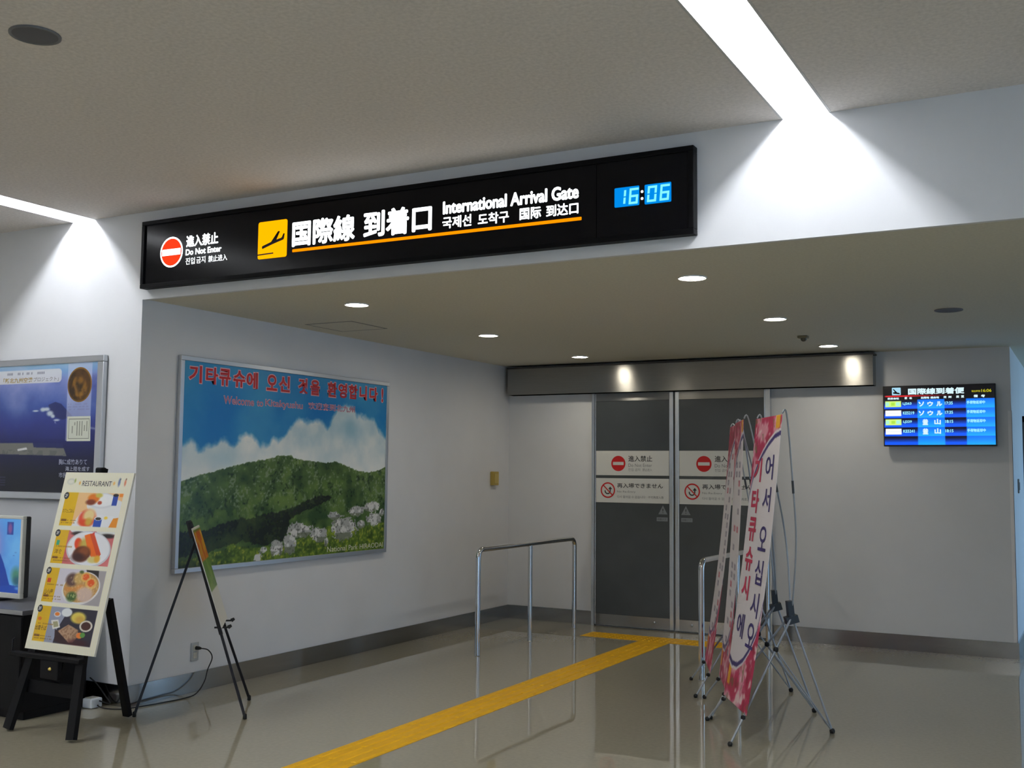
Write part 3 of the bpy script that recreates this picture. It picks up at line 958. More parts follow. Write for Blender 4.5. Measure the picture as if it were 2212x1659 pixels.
# ================================================================== framed sea poster on the front wall
def sea_poster():
    X0, X1, Z0, Z1 = -1.765, -0.303, 1.328, 2.316
    t = thing('sea_poster', 'grey framed dark blue aerial sea poster with bronze medal on front wall', 'poster', (-1.03, 0.0, Z0))
    fw_, yf = 0.062, -0.034
    obj('frame_bar', MB().bbox(X0, X1, yf - 0.004, -0.001, Z1 - 0.045, Z1, 0.006), ALU, t)
    obj('frame_bar', MB().bbox(X0, X1, yf - 0.004, -0.001, Z0, Z0 + 0.05, 0.006), ALU, t)
    obj('frame_bar', MB().bbox(X0, X0 + fw_, yf - 0.004, -0.001, Z0 + 0.05, Z1 - 0.045, 0.006), ALU, t)
    obj('frame_bar', MB().bbox(X1 - fw_, X1, yf - 0.004, -0.001, Z0 + 0.05, Z1 - 0.045, 0.006), ALU, t)
    a0, a1, b0, b1 = X0 + fw_, X1 - fw_, Z0 + 0.05, Z1 - 0.045
    obj('backing', MB().box(a0, a1, yf + 0.006, -0.002, b0, b1), mat('poster_backing'), t)
    fr = frame((0, yf + 0.006, 0), (1, 0, 0), (0, 0, 1))
    W_, H_ = 330, 220
    c = Canvas(W_, H_)
    w2, h2 = W_ * 2, H_ * 2
    X = a0 + c.S * (a1 - a0)
    Z = b0 + c.T * (b1 - b0)
    n1 = noise2(w2, h2, 130, 5, 21)
    n2 = noise2(w2, h2, 30, 4, 22)
    zk = [1.378, 1.50, 1.62, 1.72, 1.85, 1.97, 2.08, 2.15, 2.22, 2.28]
    cols = np.array([(10, 12, 26), (12, 15, 34), (20, 24, 60), (30, 36, 92), (45, 55, 125), (60, 82, 150), (95, 112, 175), (120, 132, 190), (120, 160, 205), (165, 200, 222)]) / 255
    Zn = Z + (n1 - 0.5) * 0.10 * (Z > 1.75)
    c.a = np.stack([np.interp(Zn, zk, cols[:, i]) for i in range(3)], -1)
    c.mix(np.clip((n1 - 0.48) * 3, 0, 1) * np.clip((Z - 1.88) / 0.12, 0, 1), (160, 165, 205), 0.5)
    c.mix(np.clip((0.45 - n1) * 4, 0, 1) * np.clip((Z - 1.90) / 0.1, 0, 1) * np.clip((2.2 - Z) / 0.05, 0, 1), (42, 48, 105), 0.6)
    uv = lambda x, z: ((x - a0) / (a1 - a0), (z - b0) / (b1 - b0))
    P = lambda L: [uv(*p) for p in L]
    # headland, surf and shore clouds
    c.poly(P([(-0.85, 1.985), (-0.78, 2.005), (-0.72, 1.99), (-0.66, 1.945), (-0.60, 1.90), (-0.70, 1.88), (-0.78, 1.90), (-0.83, 1.94)]), (34, 38, 85), 0.75)
    for x, z, r, s in ((-0.905, 1.953, 0.026, 0.014), (-0.865, 1.955, 0.03, 0.012), (-0.83, 1.925, 0.032, 0.018), (-0.80, 1.905, 0.02, 0.012), (-0.76, 1.878, 0.03, 0.007), (-0.98, 1.945, 0.03, 0.006)):
        q = uv(x, z)
        c.ell(*q, r / (a1 - a0), s / (b1 - b0), (205, 215, 215), 0.9, soft=0.4)
    c.mix(np.clip(1 - np.abs(Z - (1.86 - 0.12 * (X + 0.75))) / 0.012, 0, 1) * (X > -0.78) * (n2 > 0.45), (200, 205, 220), 0.6)
    # airport island
    c.poly(P([(-1.60, 1.722), (-0.995, 1.722), (-0.983, 1.690), (-0.676, 1.684), (-0.645, 1.630), (-1.0, 1.637), (-1.60, 1.645)]), (112, 112, 106))
    c.poly(P([(-0.99, 1.722), (-0.69, 1.715), (-0.68, 1.690), (-0.98, 1.694)]), (40, 48, 95), 0.8)
    c.mix(c.inpoly(P([(-1.60, 1.68), (-0.66, 1.665), (-0.645, 1.63), (-1.60, 1.645)])) * (n2 > 0.5), (80, 84, 82), 0.5)
    c.poly(P([(-1.155, 1.678), (-1.06, 1.690), (-1.05, 1.675), (-1.15, 1.664)]), (215, 215, 215), 0.9)
    # pale column and title plate
    c.rect(*(uv(-0.664, 0)[0], uv(-0.423, 0)[0], uv(0, 1.735)[1], 1.01), (205, 208, 230), 0.55)
    pts = rrect(-1.50, -0.727, 2.141, 2.236, 0.03)
    c.poly(P(pts), (222, 222, 226), 0.92)
    for z in np.arange(1.945, 1.99, 0.018):
        for x in np.arange(-0.65, -0.44, 0.012):
            if RNG.random() > 0.25:
                s, q = uv(x, z)
                c.rect(s, s + 0.006, q, q + 0.009, (120, 115, 150), 0.5)
    for x in np.arange(-1.30, -0.90, 0.016):
        if RNG.random() > 0.2:
            s, q = uv(x, 2.205)
            c.rect(s, s + 0.009, q, q + 0.017, (110, 110, 130), 0.7)
    for z in (1.475, 1.455, 1.438, 1.42):
        s, q = uv(-1.60, z)
        c.rect(s, uv(-1.27, 0)[0], q, q + 0.008, (95, 88, 125), 0.5)
    pr = c.mesh('print', fr, a0, a1, b0, b1, print_mat('satin_poster_print', 0.3), t, d=0.001)
    # medal
    md = Canvas(70, 70, (74, 48, 18))
    nn = noise2(140, 140, 22, 4, 31)
    md.mix(np.clip((nn - 0.5) * 5, 0, 1), (40, 26, 10), 0.8)
    for (s, q, a, b, r) in ((0.36, 0.38, 0.05, 0.22, 0.35), (0.62, 0.30, 0.05, 0.25, -0.4), (0.75, 0.42, 0.06, 0.18, 0.2), (0.30, 0.60, 0.05, 0.16, -0.5), (0.5, 0.22, 0.2, 0.04, 0.1), (0.55, 0.62, 0.12, 0.10, 0.0)):
        md.ell(s, q, a, b, (150, 108, 34), 0.7, rot=r, soft=0.4)
    rr = np.sqrt((md.S - 0.5) ** 2 + (md.T - 0.5) ** 2)
    md.mix((rr > 0.455).astype(float), (150, 112, 50), 0.9)
    cxm, czm, rm_ = -0.541, 2.119, 0.121
    dm = MB()
    N_, K_ = 40, 8
    me = bpy.data.meshes.new('medal')
    V, Fc, Cl = [fr(cxm, czm, 0.004)], [], []
    av = md.a.reshape(70, 2, 70, 2, 3).mean(axis=(1, 3))
    smp = lambda s, q: lin(av[min(69, int(q * 70)), min(69, int(s * 70))])
    Cl.append(smp(0.5, 0.5))
    for k in range(1, K_ + 1):
        for j in range(N_):
            a = 2 * PI * j / N_
            V.append(fr(cxm + rm_ * k / K_ * math.cos(a), czm + rm_ * k / K_ * math.sin(a), 0.004 if k < K_ else 0.0015))
            Cl.append(smp(0.5 + 0.495 * k / K_ * math.cos(a), 0.5 + 0.495 * k / K_ * math.sin(a)))
    Fc += [(0, 1 + j, 1 + (j + 1) % N_) for j in range(N_)]
    for k in range(K_ - 1):
        for j in range(N_):
            j2 = (j + 1) % N_
            Fc.append((1 + k * N_ + j, 1 + (k + 1) * N_ + j, 1 + (k + 1) * N_ + j2, 1 + k * N_ + j2))
    me.from_pydata(V, [], Fc)
    at = me.attributes.new('print', 'FLOAT_COLOR', 'POINT')
    at.data.foreach_set('color', np.array([(*q, 1) for q in Cl], np.float32).reshape(-1))
    link('medal', me, print_mat('bronze_print', 0.4), pr)
    # certificate
    ce = flat('certificate', MB().poly([(-0.648, 1.731), (-0.413, 1.731), (-0.420, 1.901), (-0.650, 1.901)], fr, 0.0018), mat('certificate_paper', c255(214, 216, 200), 0.5), pr)
    cb = MB()
    for a in ((-0.633, -0.428, 1.746, 1.751), (-0.633, -0.428, 1.880, 1.886), (-0.633, -0.628, 1.746, 1.886), (-0.433, -0.428, 1.746, 1.886)):
        cb.poly([(a[0], a[2]), (a[1], a[2]), (a[1], a[3]), (a[0], a[3])], fr, 0.0024)
    for k in range(7):
        x = -0.60 + k * 0.024
        h_ = (0.05, 0.02, 0.10, 0.10, 0.10, 0.04, 0.07)[k]
        z1 = (1.835, 1.86, 1.868, 1.868, 1.868, 1.84, 1.868)[k]
        cb.poly([(x, z1 - h_), (x + 0.009, z1 - h_), (x + 0.009, z1), (x, z1)], fr, 0.0024)
    flat('certificate_border', cb, mat('certificate_ink', c255(140, 142, 128), 0.5), pr)
    lettering([('「新北九州空港', -1.340, -1.025, 2.150, 2.186)], fr, mat('gold_print', c255(165, 140, 70), 0.5), pr, d=0.0018, bold=0.02)
    lettering([('プロジェクト」', -1.015, -0.755, 2.152, 2.184)], fr, GREYPRINT, pr, d=0.0018, bold=0.008)
    lettering([('胸に成竹ありて', -0.717, -0.438, 1.570, 1.608), ('海上陸を成す', -0.649, -0.408, 1.526, 1.558), ('市民と', -0.712, -0.59, 1.481, 1.516)],
              fr, mat('pale_print', c255(190, 195, 215), 0.5), pr, d=0.0018)


sea_poster()

# ================================================================== arrivals screen on the back wall
def arrivals_screen():
    X0, X1, Z0, Z1 = 3.905, 4.842, 1.812, 2.356
    yf = 5.064
    t = thing('arrivals_screen', 'wall-mounted flat arrivals screen with blue rows on back wall', 'screen', (4.374, D, Z0))
    obj('housing', MB().bbox(X0, X1, yf, yf + 0.05, Z0, Z1, 0.004), BLACKPL, t)
    obj('wall_bracket', MB().box(4.15, 4.6, yf + 0.051, D - 0.001, 1.95, 2.22), BLACKM, t)
    fr = frame((0, yf, 0), (1, 0, 0), (0, 0, 1))
    a0, a1, b0, b1 = X0 + 0.010, X1 - 0.010, Z0 + 0.013, Z1 - 0.010
    W_, H_ = 240, 132
    c = Canvas(W_, H_, (4, 3, 8))
    X = a0 + c.S * (a1 - a0)
    Z = b0 + c.T * (b1 - b0)
    rows = [2.228, 2.146, 2.066, 1.983, 1.904, 1.825]
    for i in range(5):
        z1, z0 = rows[i], rows[i + 1]
        k = np.clip((z1 - Z) / (z1 - z0), 0, 1)[..., None]
        inr = ((Z < z1) & (Z >= z0)).astype(float)
        dark = np.array((6, 4, 30)) / 255
        blue = np.array((10, 90, 255)) / 255
        colr = dark * (1 - np.clip(k * 1.7 - 0.25, 0, 1)) + blue * np.clip(k * 1.7 - 0.25, 0, 1)
        c.a = c.a * (1 - inr[..., None]) + colr * inr[..., None]
        l1 = np.array((4, 110, 255)) / 255
        l2 = np.array((30, 175, 255)) / 255
        q = l1 * (1 - k) + l2 * k
        band = inr * (((X > 4.20) & (X < 4.425)) | (X > 4.60))
        c.a = c.a * (1 - band[..., None]) + q * band[..., None]
    c.mix(((Z > 2.256) & (Z < 2.268)).astype(float) * np.clip((4.52 - X) / 0.4, 0, 1) * np.clip((X - 3.915) / 0.02, 0, 1), (225, 30, 40))
    for i in range(4):
        zc_ = rows[i] - 0.037
        lg = ((np.abs(X - 3.995) < 0.068) & (np.abs(Z - zc_) < 0.026)).astype(float)
        c.mix(lg, (212, 245, 120) if i % 2 == 0 else (250, 252, 255))
        if i % 2 == 0:
            c.mix(((np.abs(X - 3.945) < 0.014) | (np.abs(X - 4.035) < 0.016)) * (np.abs(Z - zc_) < 0.017) * 1.0, (165, 240, 225), 0.9)
            c.mix((np.abs(X - 3.992) < 0.016) * (np.abs(Z - zc_) < 0.014) * 1.0, (165, 225, 60), 0.8)
        else:
            c.mix((np.abs(X - 3.995) < 0.06) * (np.abs(Z - zc_) < 0.002) * 1.0, (205, 215, 235), 0.7)
    pr = c.mesh('display', fr, a0, a1, b0, b1, print_mat('lit_screen', 0.2, 1.05), t, d=0.001)
    W1 = glow('screen_white', (0.72, 0.93, 1.0), 1.0)
    W2 = glow('screen_cyan', (0.35, 0.85, 1.0), 1.0)
    YL = glow('screen_yellow', (0.85, 0.80, 0.02), 0.75)
    d = 0.002
    lettering([('国際線到着便', 4.122, 4.590, 2.273, 2.330)], fr, W1, pr, d=d, stamp=0.0028)
    lettering([('現在時刻', 4.648, 4.718, 2.283, 2.300), ('16:06', 4.728, 4.808, 2.282, 2.308)], fr, YL, pr, d=d, bold=0.01)
    lettering([('航空会社', 3.945, 4.045, 2.232, 2.252), ('便', 4.090, 4.114, 2.233, 2.255), ('名', 4.130, 4.154, 2.233, 2.253),
               ('出発地', 4.230, 4.300, 2.234, 2.254), ('経由地', 4.310, 4.382, 2.234, 2.254), ('定', 4.418, 4.444, 2.236, 2.256), ('刻', 4.458, 4.484, 2.236, 2.256),
               ('変', 4.522, 4.548, 2.236, 2.258), ('更', 4.562, 4.588, 2.236, 2.258), ('備', 4.664, 4.698, 2.237, 2.261), ('考', 4.724, 4.756, 2.237, 2.261)], fr, W1, pr, d=d, stamp=0.0014)
    it, it2 = [], []
    fl = ['LJ263', 'KE5219', 'LJ229', 'KE5241']
    tm = ['17:35', '17:35', '18:15', '18:15']
    for i in range(4):
        z = rows[i]
        it.append((fl[i], 4.075, 4.150 if i % 2 == 0 else 4.172, z - 0.050, z - 0.022))
        it.append((tm[i], 4.428, 4.494, z - 0.050, z - 0.022))
        it.append(('手荷物返却中', 4.606, 4.756, z - 0.048, z - 0.018))
        if i < 2:
            for k, ch in enumerate('ソウル'):
                it2.append((ch, 4.208 + k * 0.075, 4.256 + k * 0.075, z - 0.062, z - 0.018))
        else:
            it2.append(('釜', 4.238, 4.288, z - 0.066, z - 0.012))
            it2.append(('山', 4.338, 4.392, z - 0.062, z - 0.012))
    lettering(it, fr, W2, pr, d=d, stamp=0.0012)
    lettering(it2, fr, W1, pr, d=d, stamp=0.0028)
    # arrival pictogram
    lg = flat('pictogram', MB().poly(rrect(3.984, 4.060, 2.272, 2.340, 0.006), fr, d), glow('screen_pale_blue', (0.45, 0.80, 1.0), 0.9), pr)
    flat('landing_aircraft', MB().poly([(3.995, 2.286), (4.052, 2.279), (4.048, 2.292), (4.030, 2.296), (4.000, 2.328), (3.992, 2.326), (4.010, 2.300), (3.994, 2.298)], fr, d + 0.001), BLACKP, pr)


arrivals_screen()

# ================================================================== small wall fittings
t = thing('call_box', 'small yellow box on the left wall near the back corner', 'call box', (0.0, 4.81, 1.405))
obj('body', MB().bbox(0.0015, 0.045, 4.757, 4.868, 1.408, 1.552, 0.006), YBOX, t)
obj('cover_plate', MB().bbox(0.0455, 0.050, 4.768, 4.857, 1.43, 1.53, 0.003), mat('yellow_cover', (0.58, 0.44, 0.12), 0.4), t)
t = thing('wall_outlet', 'pale grey double power outlet low on the left recess wall', 'outlet', (0.0, 0.582, 0.213))
op = obj('plate', MB().bbox(0.0005, 0.008, 0.546, 0.618, 0.214, 0.340, 0.003), mat('grey_outlet', (0.45, 0.47, 0.48), 0.4), t)
obj('socket', MB().bbox(0.0085, 0.011, 0.564, 0.600, 0.282, 0.322, 0.003), CREAMPL, t)
obj('socket', MB().bbox(0.0085, 0.011, 0.564, 0.600, 0.230, 0.272, 0.003), CREAMPL, t)


def smooth_path(P, n=8):
    P = [Vector(p) for p in P]
    Q = [P[0]] + P + [P[-1]]
    out = []
    for i in range(1, len(Q) - 2):
        p0, p1, p2, p3 = Q[i - 1], Q[i], Q[i + 1], Q[i + 2]
        for k in range(n):
            u = k / n
            out.append(0.5 * ((2 * p1) + (p2 - p0) * u + (2 * p0 - 5 * p1 + 4 * p2 - p3) * u * u + (3 * p1 - p0 - 3 * p2 + p3) * u ** 3))
    out.append(P[-1])
    return out


t = thing('power_adapter', 'white power adapter on the floor with black cord plugged into the outlet', 'adapter', (-0.215, -0.115, 0.0))
obj('plug', MB().tube([(0.0115, 0.588, 0.302), (0.035, 0.592, 0.302), (0.048, 0.60, 0.300)], [0.013, 0.012, 0.007], 12), RUBBER, t)
obj('power_cord', MB().tube(smooth_path([(0.048, 0.60, 0.300), (0.075, 0.64, 0.285), (0.085, 0.67, 0.23), (0.075, 0.64, 0.15), (0.085, 0.60, 0.075), (0.11, 0.50, 0.015), (0.12, 0.38, 0.005),
                                   (0.10, 0.20, 0.005), (0.07, 0.05, 0.005), (0.03, -0.06, 0.005), (-0.06, -0.105, 0.005), (-0.130, -0.110, 0.010), (-0.148, -0.112, 0.020)]), 0.0042, 8), RUBBER, t)
obj('body', MB().bbox(-0.236, -0.150, -0.160, -0.070, 0.002, 0.062, 0.008), mat('white_adapter', (0.80, 0.84, 0.88), 0.4), t)
obj('socket_plate', MB().bbox(-0.225, -0.165, -0.150, -0.085, 0.0625, 0.066, 0.002), CREAMPL, t)
obj('cable', MB().tube(smooth_path([(-0.148, -0.10, 0.045), (-0.13, -0.07, 0.03), (-0.12, -0.035, 0.02), (-0.17, -0.03, 0.06), (-0.24, -0.04, 0.13), (-0.30, -0.05, 0.17)]), 0.0045, 8), RUBBER, t)

# ================================================================== handrails
def handrail(x, y0, y1, label):
    t = thing('handrail', label, 'handrail', (x, (y0 + y1) / 2, 0.0), 'steel handrails before the sliding doors')
    r, h, b = 0.0225, 0.888, 0.07
    P = [(x, y0, 0.001), (x, y0, 0.4), (x, y0, h - b)]
    for k in range(1, 9):
        a = PI / 2 * k / 8
        P.append((x, y0 + b - b * math.cos(a), h - b + b * math.sin(a)))
    for k in range(0, 9):
        a = PI / 2 * k / 8
        P.append((x, y1 - b + b * math.sin(a), h - b + b * math.cos(a)))
    P += [(x, y1, 0.4), (x, y1, 0.001)]
    obj('bent_rail', MB().tube(P, r, 18), CHROME, t)
    ym = (y0 + y1) / 2
    obj('post', MB().tube([(x, ym, 0.001), (x, ym, h - r * 0.6)], 0.020, 18), CHROME, t)
    for y in (y0, ym, y1):
        obj('floor_collar', MB().lathe([(r + 0.0005, 0.004), (r + 0.003, 0.003), (r + 0.004, 0.0005)], (x, y, 0), 20), CHROME, t)


handrail(0.948, 2.892, 4.818, 'steel tube handrail left of the yellow tactile path')
handrail(2.925, 2.855, 4.745, 'steel tube handrail right of the doors behind the banners')

# ================================================================== tactile paving
t = thing('tactile_paving', 'yellow tactile guide path running to the sliding doors', 'tactile paving', (1.955, 0.0, 0.0))
TS = 0.300


def bar_tile():
    mb = MB()
    mb.box(-0.1485, 0.1485, -0.1495, 0.1495, 0.0003, 0.002)
    for k in range(4):
        x = -0.1125 + 0.075 * k
        y0, y1 = -0.138, 0.138
        v = [(x - 0.017, y0, 0.002), (x + 0.017, y0, 0.002), (x + 0.017, y1, 0.002), (x - 0.017, y1, 0.002),
             (x - 0.010, y0 + 0.008, 0.0065), (x + 0.010, y0 + 0.008, 0.0065), (x + 0.010, y1 - 0.008, 0.0065), (x - 0.010, y1 - 0.008, 0.0065)]
        mb.add(v, [(4, 5, 6, 7), (0, 1, 5, 4), (1, 2, 6, 5), (2, 3, 7, 6), (3, 0, 4, 7)])
    return mb


def dot_tile():
    mb = MB()
    mb.box(-0.1485, 0.1485, -0.1485, 0.1485, 0.0003, 0.002)
    for i in range(5):
        for j in range(5):
            x, y = -0.12 + 0.06 * i, -0.12 + 0.06 * j
            v = [(x + 0.011 * math.cos(a), y + 0.011 * math.sin(a), 0.002) for a in np.arange(6) * PI / 3]
            v += [(x + 0.006 * math.cos(a), y + 0.006 * math.sin(a), 0.0065) for a in np.arange(6) * PI / 3]
            mb.add(v, [(6, 7, 8, 9, 10, 11)] + [(k, (k + 1) % 6, 6 + (k + 1) % 6, 6 + k) for k in range(6)])
    return mb


y_end = 4.395
first = obj('tile', bar_tile(), YELLOW, t, True)
first.location = (0, y_end - TS / 2, 0)
for k in range(1, 20):
    c = first.copy()
    COL.objects.link(c)
    c.location = (0, y_end - TS / 2 - k * 0.297, 0)
fd = obj('warning_tile', dot_tile(), YELLOW, t, True)
fd.location = (-0.60, y_end + TS / 2, 0)
for k in range(1, 5):
    c = fd.copy()
    COL.objects.link(c)
    c.location = (-0.60 + TS * k, y_end + TS / 2, 0)

# ================================================================== banner stands
def banner_canvas(kind):
    c = Canvas(84, 250, (190, 45, 90))
    w2, h2 = 168, 500
    n1 = noise2(w2, h2, 34, 3, 50 + kind)
    n2 = noise2(w2, h2, 12, 2, 60 + kind)
    c.mix(np.clip((n1 - 0.5) * 6, 0, 1), (235, 170, 190), 0.9)
    c.mix(np.clip((n2 - 0.62) * 8, 0, 1), (248, 225, 225), 0.9)
    c.mix(np.clip((0.36 - n1) * 8, 0, 1), (150, 30, 60), 0.8)
    c.mix((n2 < 0.24).astype(float), (110, 120, 60), 0.6)
    for s0, s1, t0, t1 in ((0.80, 0.94, 0.955, 1.0), (0.06, 0.16, 0.05, 0.15)):
        c.rect(s0, s1, t0, t1, (238, 176, 40))
    S, T = c.S, c.T

    tt = np.interp(S, [0, 0.1, 0.25, 0.4, 0.6, 0.8, 1], [0.735, 0.80, 0.85, 0.885, 0.92, 0.945, 0.955])
    tb = np.interp(S, [0, 0.15, 0.35, 0.55, 0.75, 0.9, 1.0], [0.125, 0.108, 0.112, 0.14, 0.19, 0.25, 0.36])

    def lens(m):
        return ((T < tt - m) & (T > tb + m)).astype(float)
    c.mix(lens(0.0), (232, 228, 236))
    c.mix(lens(0.010), (62, 50, 122))
    c.mix(lens(0.026), (234, 230, 238))
    if kind:
        rng = np.random.default_rng(80 + kind)
        for t_ in np.arange(0.12, 0.92, 0.035):
            for s_ in (0.30, 0.62):
                if rng.random() > 0.35:
                    col = (185, 40, 75) if rng.random() > 0.75 else (120, 112, 140)
                    c.rect(s_, s_ + 0.18, t_, t_ + 0.022, col, 0.75)
                    c.rect(s_ + 0.05, s_ + 0.09, t_ + 0.005, t_ + 0.016, (234, 230, 238), 0.8)
    return c


BPM = print_mat('banner_print', 0.5)


def x_banner(kind, near, e, label, st=0.322):
    e = Vector((e[0], e[1], 0)).normalized()              # along the banner, near edge to far edge
    n = Vector((e.y, -e.x, 0))                            # towards the rear foot
    near = Vector((near[0], near[1], 0))
    mid = near + e * 0.318
    t = thing('x_banner', label, 'banner', mid, 'pink and white X-stand banners in a row')
    L = lambda s, w, z: e * w + n * s + Vector((0, 0, z))      # local: s back, w along, z up
    hub = L(0.45, 0.0, 0.70)
    rear = L(0.69, 0.0, 0.012)
    for sgn in (-1, 1):
        foot = L(0.0, 0.318 * sgn, 0.010)
        a = hub + e * (0.02 * sgn)
        lg = obj('leg', MB().tube([a, foot], 0.0068, 8), ROD, t, True)
        obj('foot', MB().lathe([(0.0005, -0.010), (0.012, -0.008), (0.015, 0.004), (0.011, 0.014), (0.0005, 0.017)], foot, 12), RUBBER, lg, True)
        j = a.lerp(foot, 0.275)
        obj('joint', MB().lathe([(0.0005, -0.017), (0.014, -0.011), (0.016, 0.0), (0.014, 0.011), (0.0005, 0.017)], j, 12), RUBBER, lg, True)
        hk = a.lerp(foot, 0.80)
        obj('hook', MB().lathe([(0.0005, -0.014), (0.013, -0.009), (0.015, 0.0), (0.013, 0.009), (0.0005, 0.014)], hk, 12), RUBBER, lg, True)
        obj('brace', MB().tube([j, rear], 0.0050, 8), ROD, t, True)
        b0 = hub + e * (0.018 * sgn) + Vector((0, 0, 0.04))
        b3 = L(st + 0.033, 0.285 * sgn, 1.905)
        b1 = b0.lerp(b3, 0.35) + n * 0.035
        b2 = b0.lerp(b3, 0.7) + n * 0.022
        pth = smooth_path([b0, b1, b2, b3, L(st + 0.003, 0.293 * sgn, 1.908)], 6)
        arm = obj('arm', MB().tube(pth, [0.0052] * (len(pth) - 1) + [0.0035], 8), ROD, t, True)
        f0, f1 = b0.lerp(b3, 0.60) + n * 0.027, b0.lerp(b3, 0.665) + n * 0.024
        obj('ferrule', MB().tube([f0, f1], 0.0075, 8), mat('dark_ferrule', (0.05, 0.055, 0.055), 0.5), arm, True)
    obj('rear_leg', MB().tube([hub, rear], 0.0068, 8), ROD, t, True)
    obj('rear_foot', MB().lathe([(0.0005, -0.012), (0.014, -0.010), (0.017, 0.004), (0.012, 0.016), (0.0005, 0.019)], rear, 12), RUBBER, t, True)
    mb = MB()
    mb.beam(hub + Vector((0, 0, -0.045)), hub + Vector((0, 0, 0.085)) - n * 0.012, 0.055, 0.035, e)
    mb.beam(hub - n * 0.035 + Vector((0, 0, -0.035)), hub + n * 0.035 + Vector((0, 0, -0.015)), 0.07, 0.045, e)
    obj('hub', mb, BLACKPL, t, True)
    # banner sheet, slightly bowed
    b_lo, b_hi = L(0.100, 0, 0.165), L(st, 0, 1.903)
    V = (b_hi - b_lo)
    H = V.length
    fr = frame(b_lo, -e, V)
    tw = (0.01, 0.0, 0.0)[kind]                # the loose sheet twists a little towards the top
    warp = lambda u, v: -0.020 * np.sin(np.clip(v / H, 0, 1) * PI) - tw * u * np.clip(v / H * 1.8, 0, 1)
    bn = banner_canvas(kind).mesh('banner', fr, -0.30, 0.30, 0.0, H, BPM, t, 0.0, True, warp)
    sol = bn.modifiers.new('sheet', 'SOLIDIFY')
    sol.thickness = 0.0012
    sol.offset = -1

    def warped(u, v, d=0.0):
        return fr(u, v, d - 0.020 * math.sin(min(1, max(0, v / H)) * PI) - tw * u * min(1, max(0, v / H * 1.8)))
    if kind == 0:
        red = [('기', 0), ('타', 1), ('큐', 2), ('슈', 3), ('시', 4)]
        zs = lambda f: H * f
        cw = 0.175
        tops = [0.855, 0.745, 0.645, 0.540, 0.440]
        lettering([(ch, -0.225, -0.225 + cw, zs(tp - 0.085), zs(tp)) for (ch, _), tp in zip(red, tops)], warped, MAGENTA, bn, d=0.002, bold=0.035, local=True)
        lettering([('에', -0.225, -0.225 + cw, zs(0.22), zs(0.305))], warped, PURPLE, bn, d=0.002, bold=0.02, local=True)
        tops = [0.865, 0.755, 0.620, 0.505, 0.395, 0.290]
        lettering([(ch, 0.035, 0.035 + cw, zs(tp - 0.085), zs(tp)) for ch, tp in zip('어서오십시오', tops)], warped, PURPLE, bn, d=0.002, bold=0.015, local=True)
    return t


x_banner(0, (3.702, 1.027), (-0.495, 0.869), 'nearest X-stand banner with large red and purple Korean lettering')
x_banner(1, (3.393, 1.626), (-0.37, 0.929), 'middle X-stand banner edge-on just behind the nearest one', 0.221)
x_banner(2, (3.094, 2.218), (-0.37, 0.929), 'farthest X-stand banner edge-on beside the right handrail post', 0.299)

# ================================================================== cabinet and monitor at the left edge
CX0, CX1, CY0, CY1, CZ = -1.75, -0.25, -0.62, -0.115, 0.668
t = thing('cabinet', 'black low cabinet with grey top against the front wall at left', 'cabinet', (-1.0, -0.37, 0.0))
mb = MB()
mb.bbox(CX0 + 0.01, CX1 - 0.008, CY0 + 0.012, CY1, 0.05, CZ - 0.031, 0.003)
mb.box(CX0 + 0.03, CX1 - 0.008, CY0 + 0.04, CY1, 0.001, 0.05)
obj('body', mb, BLACKW, t)
tp = obj('worktop', MB().bbox(CX0, CX1, CY0, CY1, CZ - 0.030, CZ, 0.003), GREYTOP, t)
obj('edge_band', MB().bbox(CX0, CX1 - 0.002, CY0 - 0.004, CY0 - 0.0005, CZ - 0.028, CZ - 0.002, 0.001), mat('pale_edge_band', (0.28, 0.28, 0.28), 0.5), tp)
for k in range(3):
    x0 = CX0 + 0.02 + k * 0.4925
    dr = obj('cabinet_door', MB().bbox(x0, x0 + 0.486, CY0 - 0.004, CY0 + 0.0115, 0.06, CZ - 0.04, 0.003), BLACKW, t)
    obj('handle', MB().tube([(x0 + 0.44, CY0 - 0.006, 0.40), (x0 + 0.44, CY0 - 0.022, 0.405), (x0 + 0.44, CY0 - 0.022, 0.495), (x0 + 0.44, CY0 - 0.006, 0.50)], 0.005, 8), BLACKM, dr)


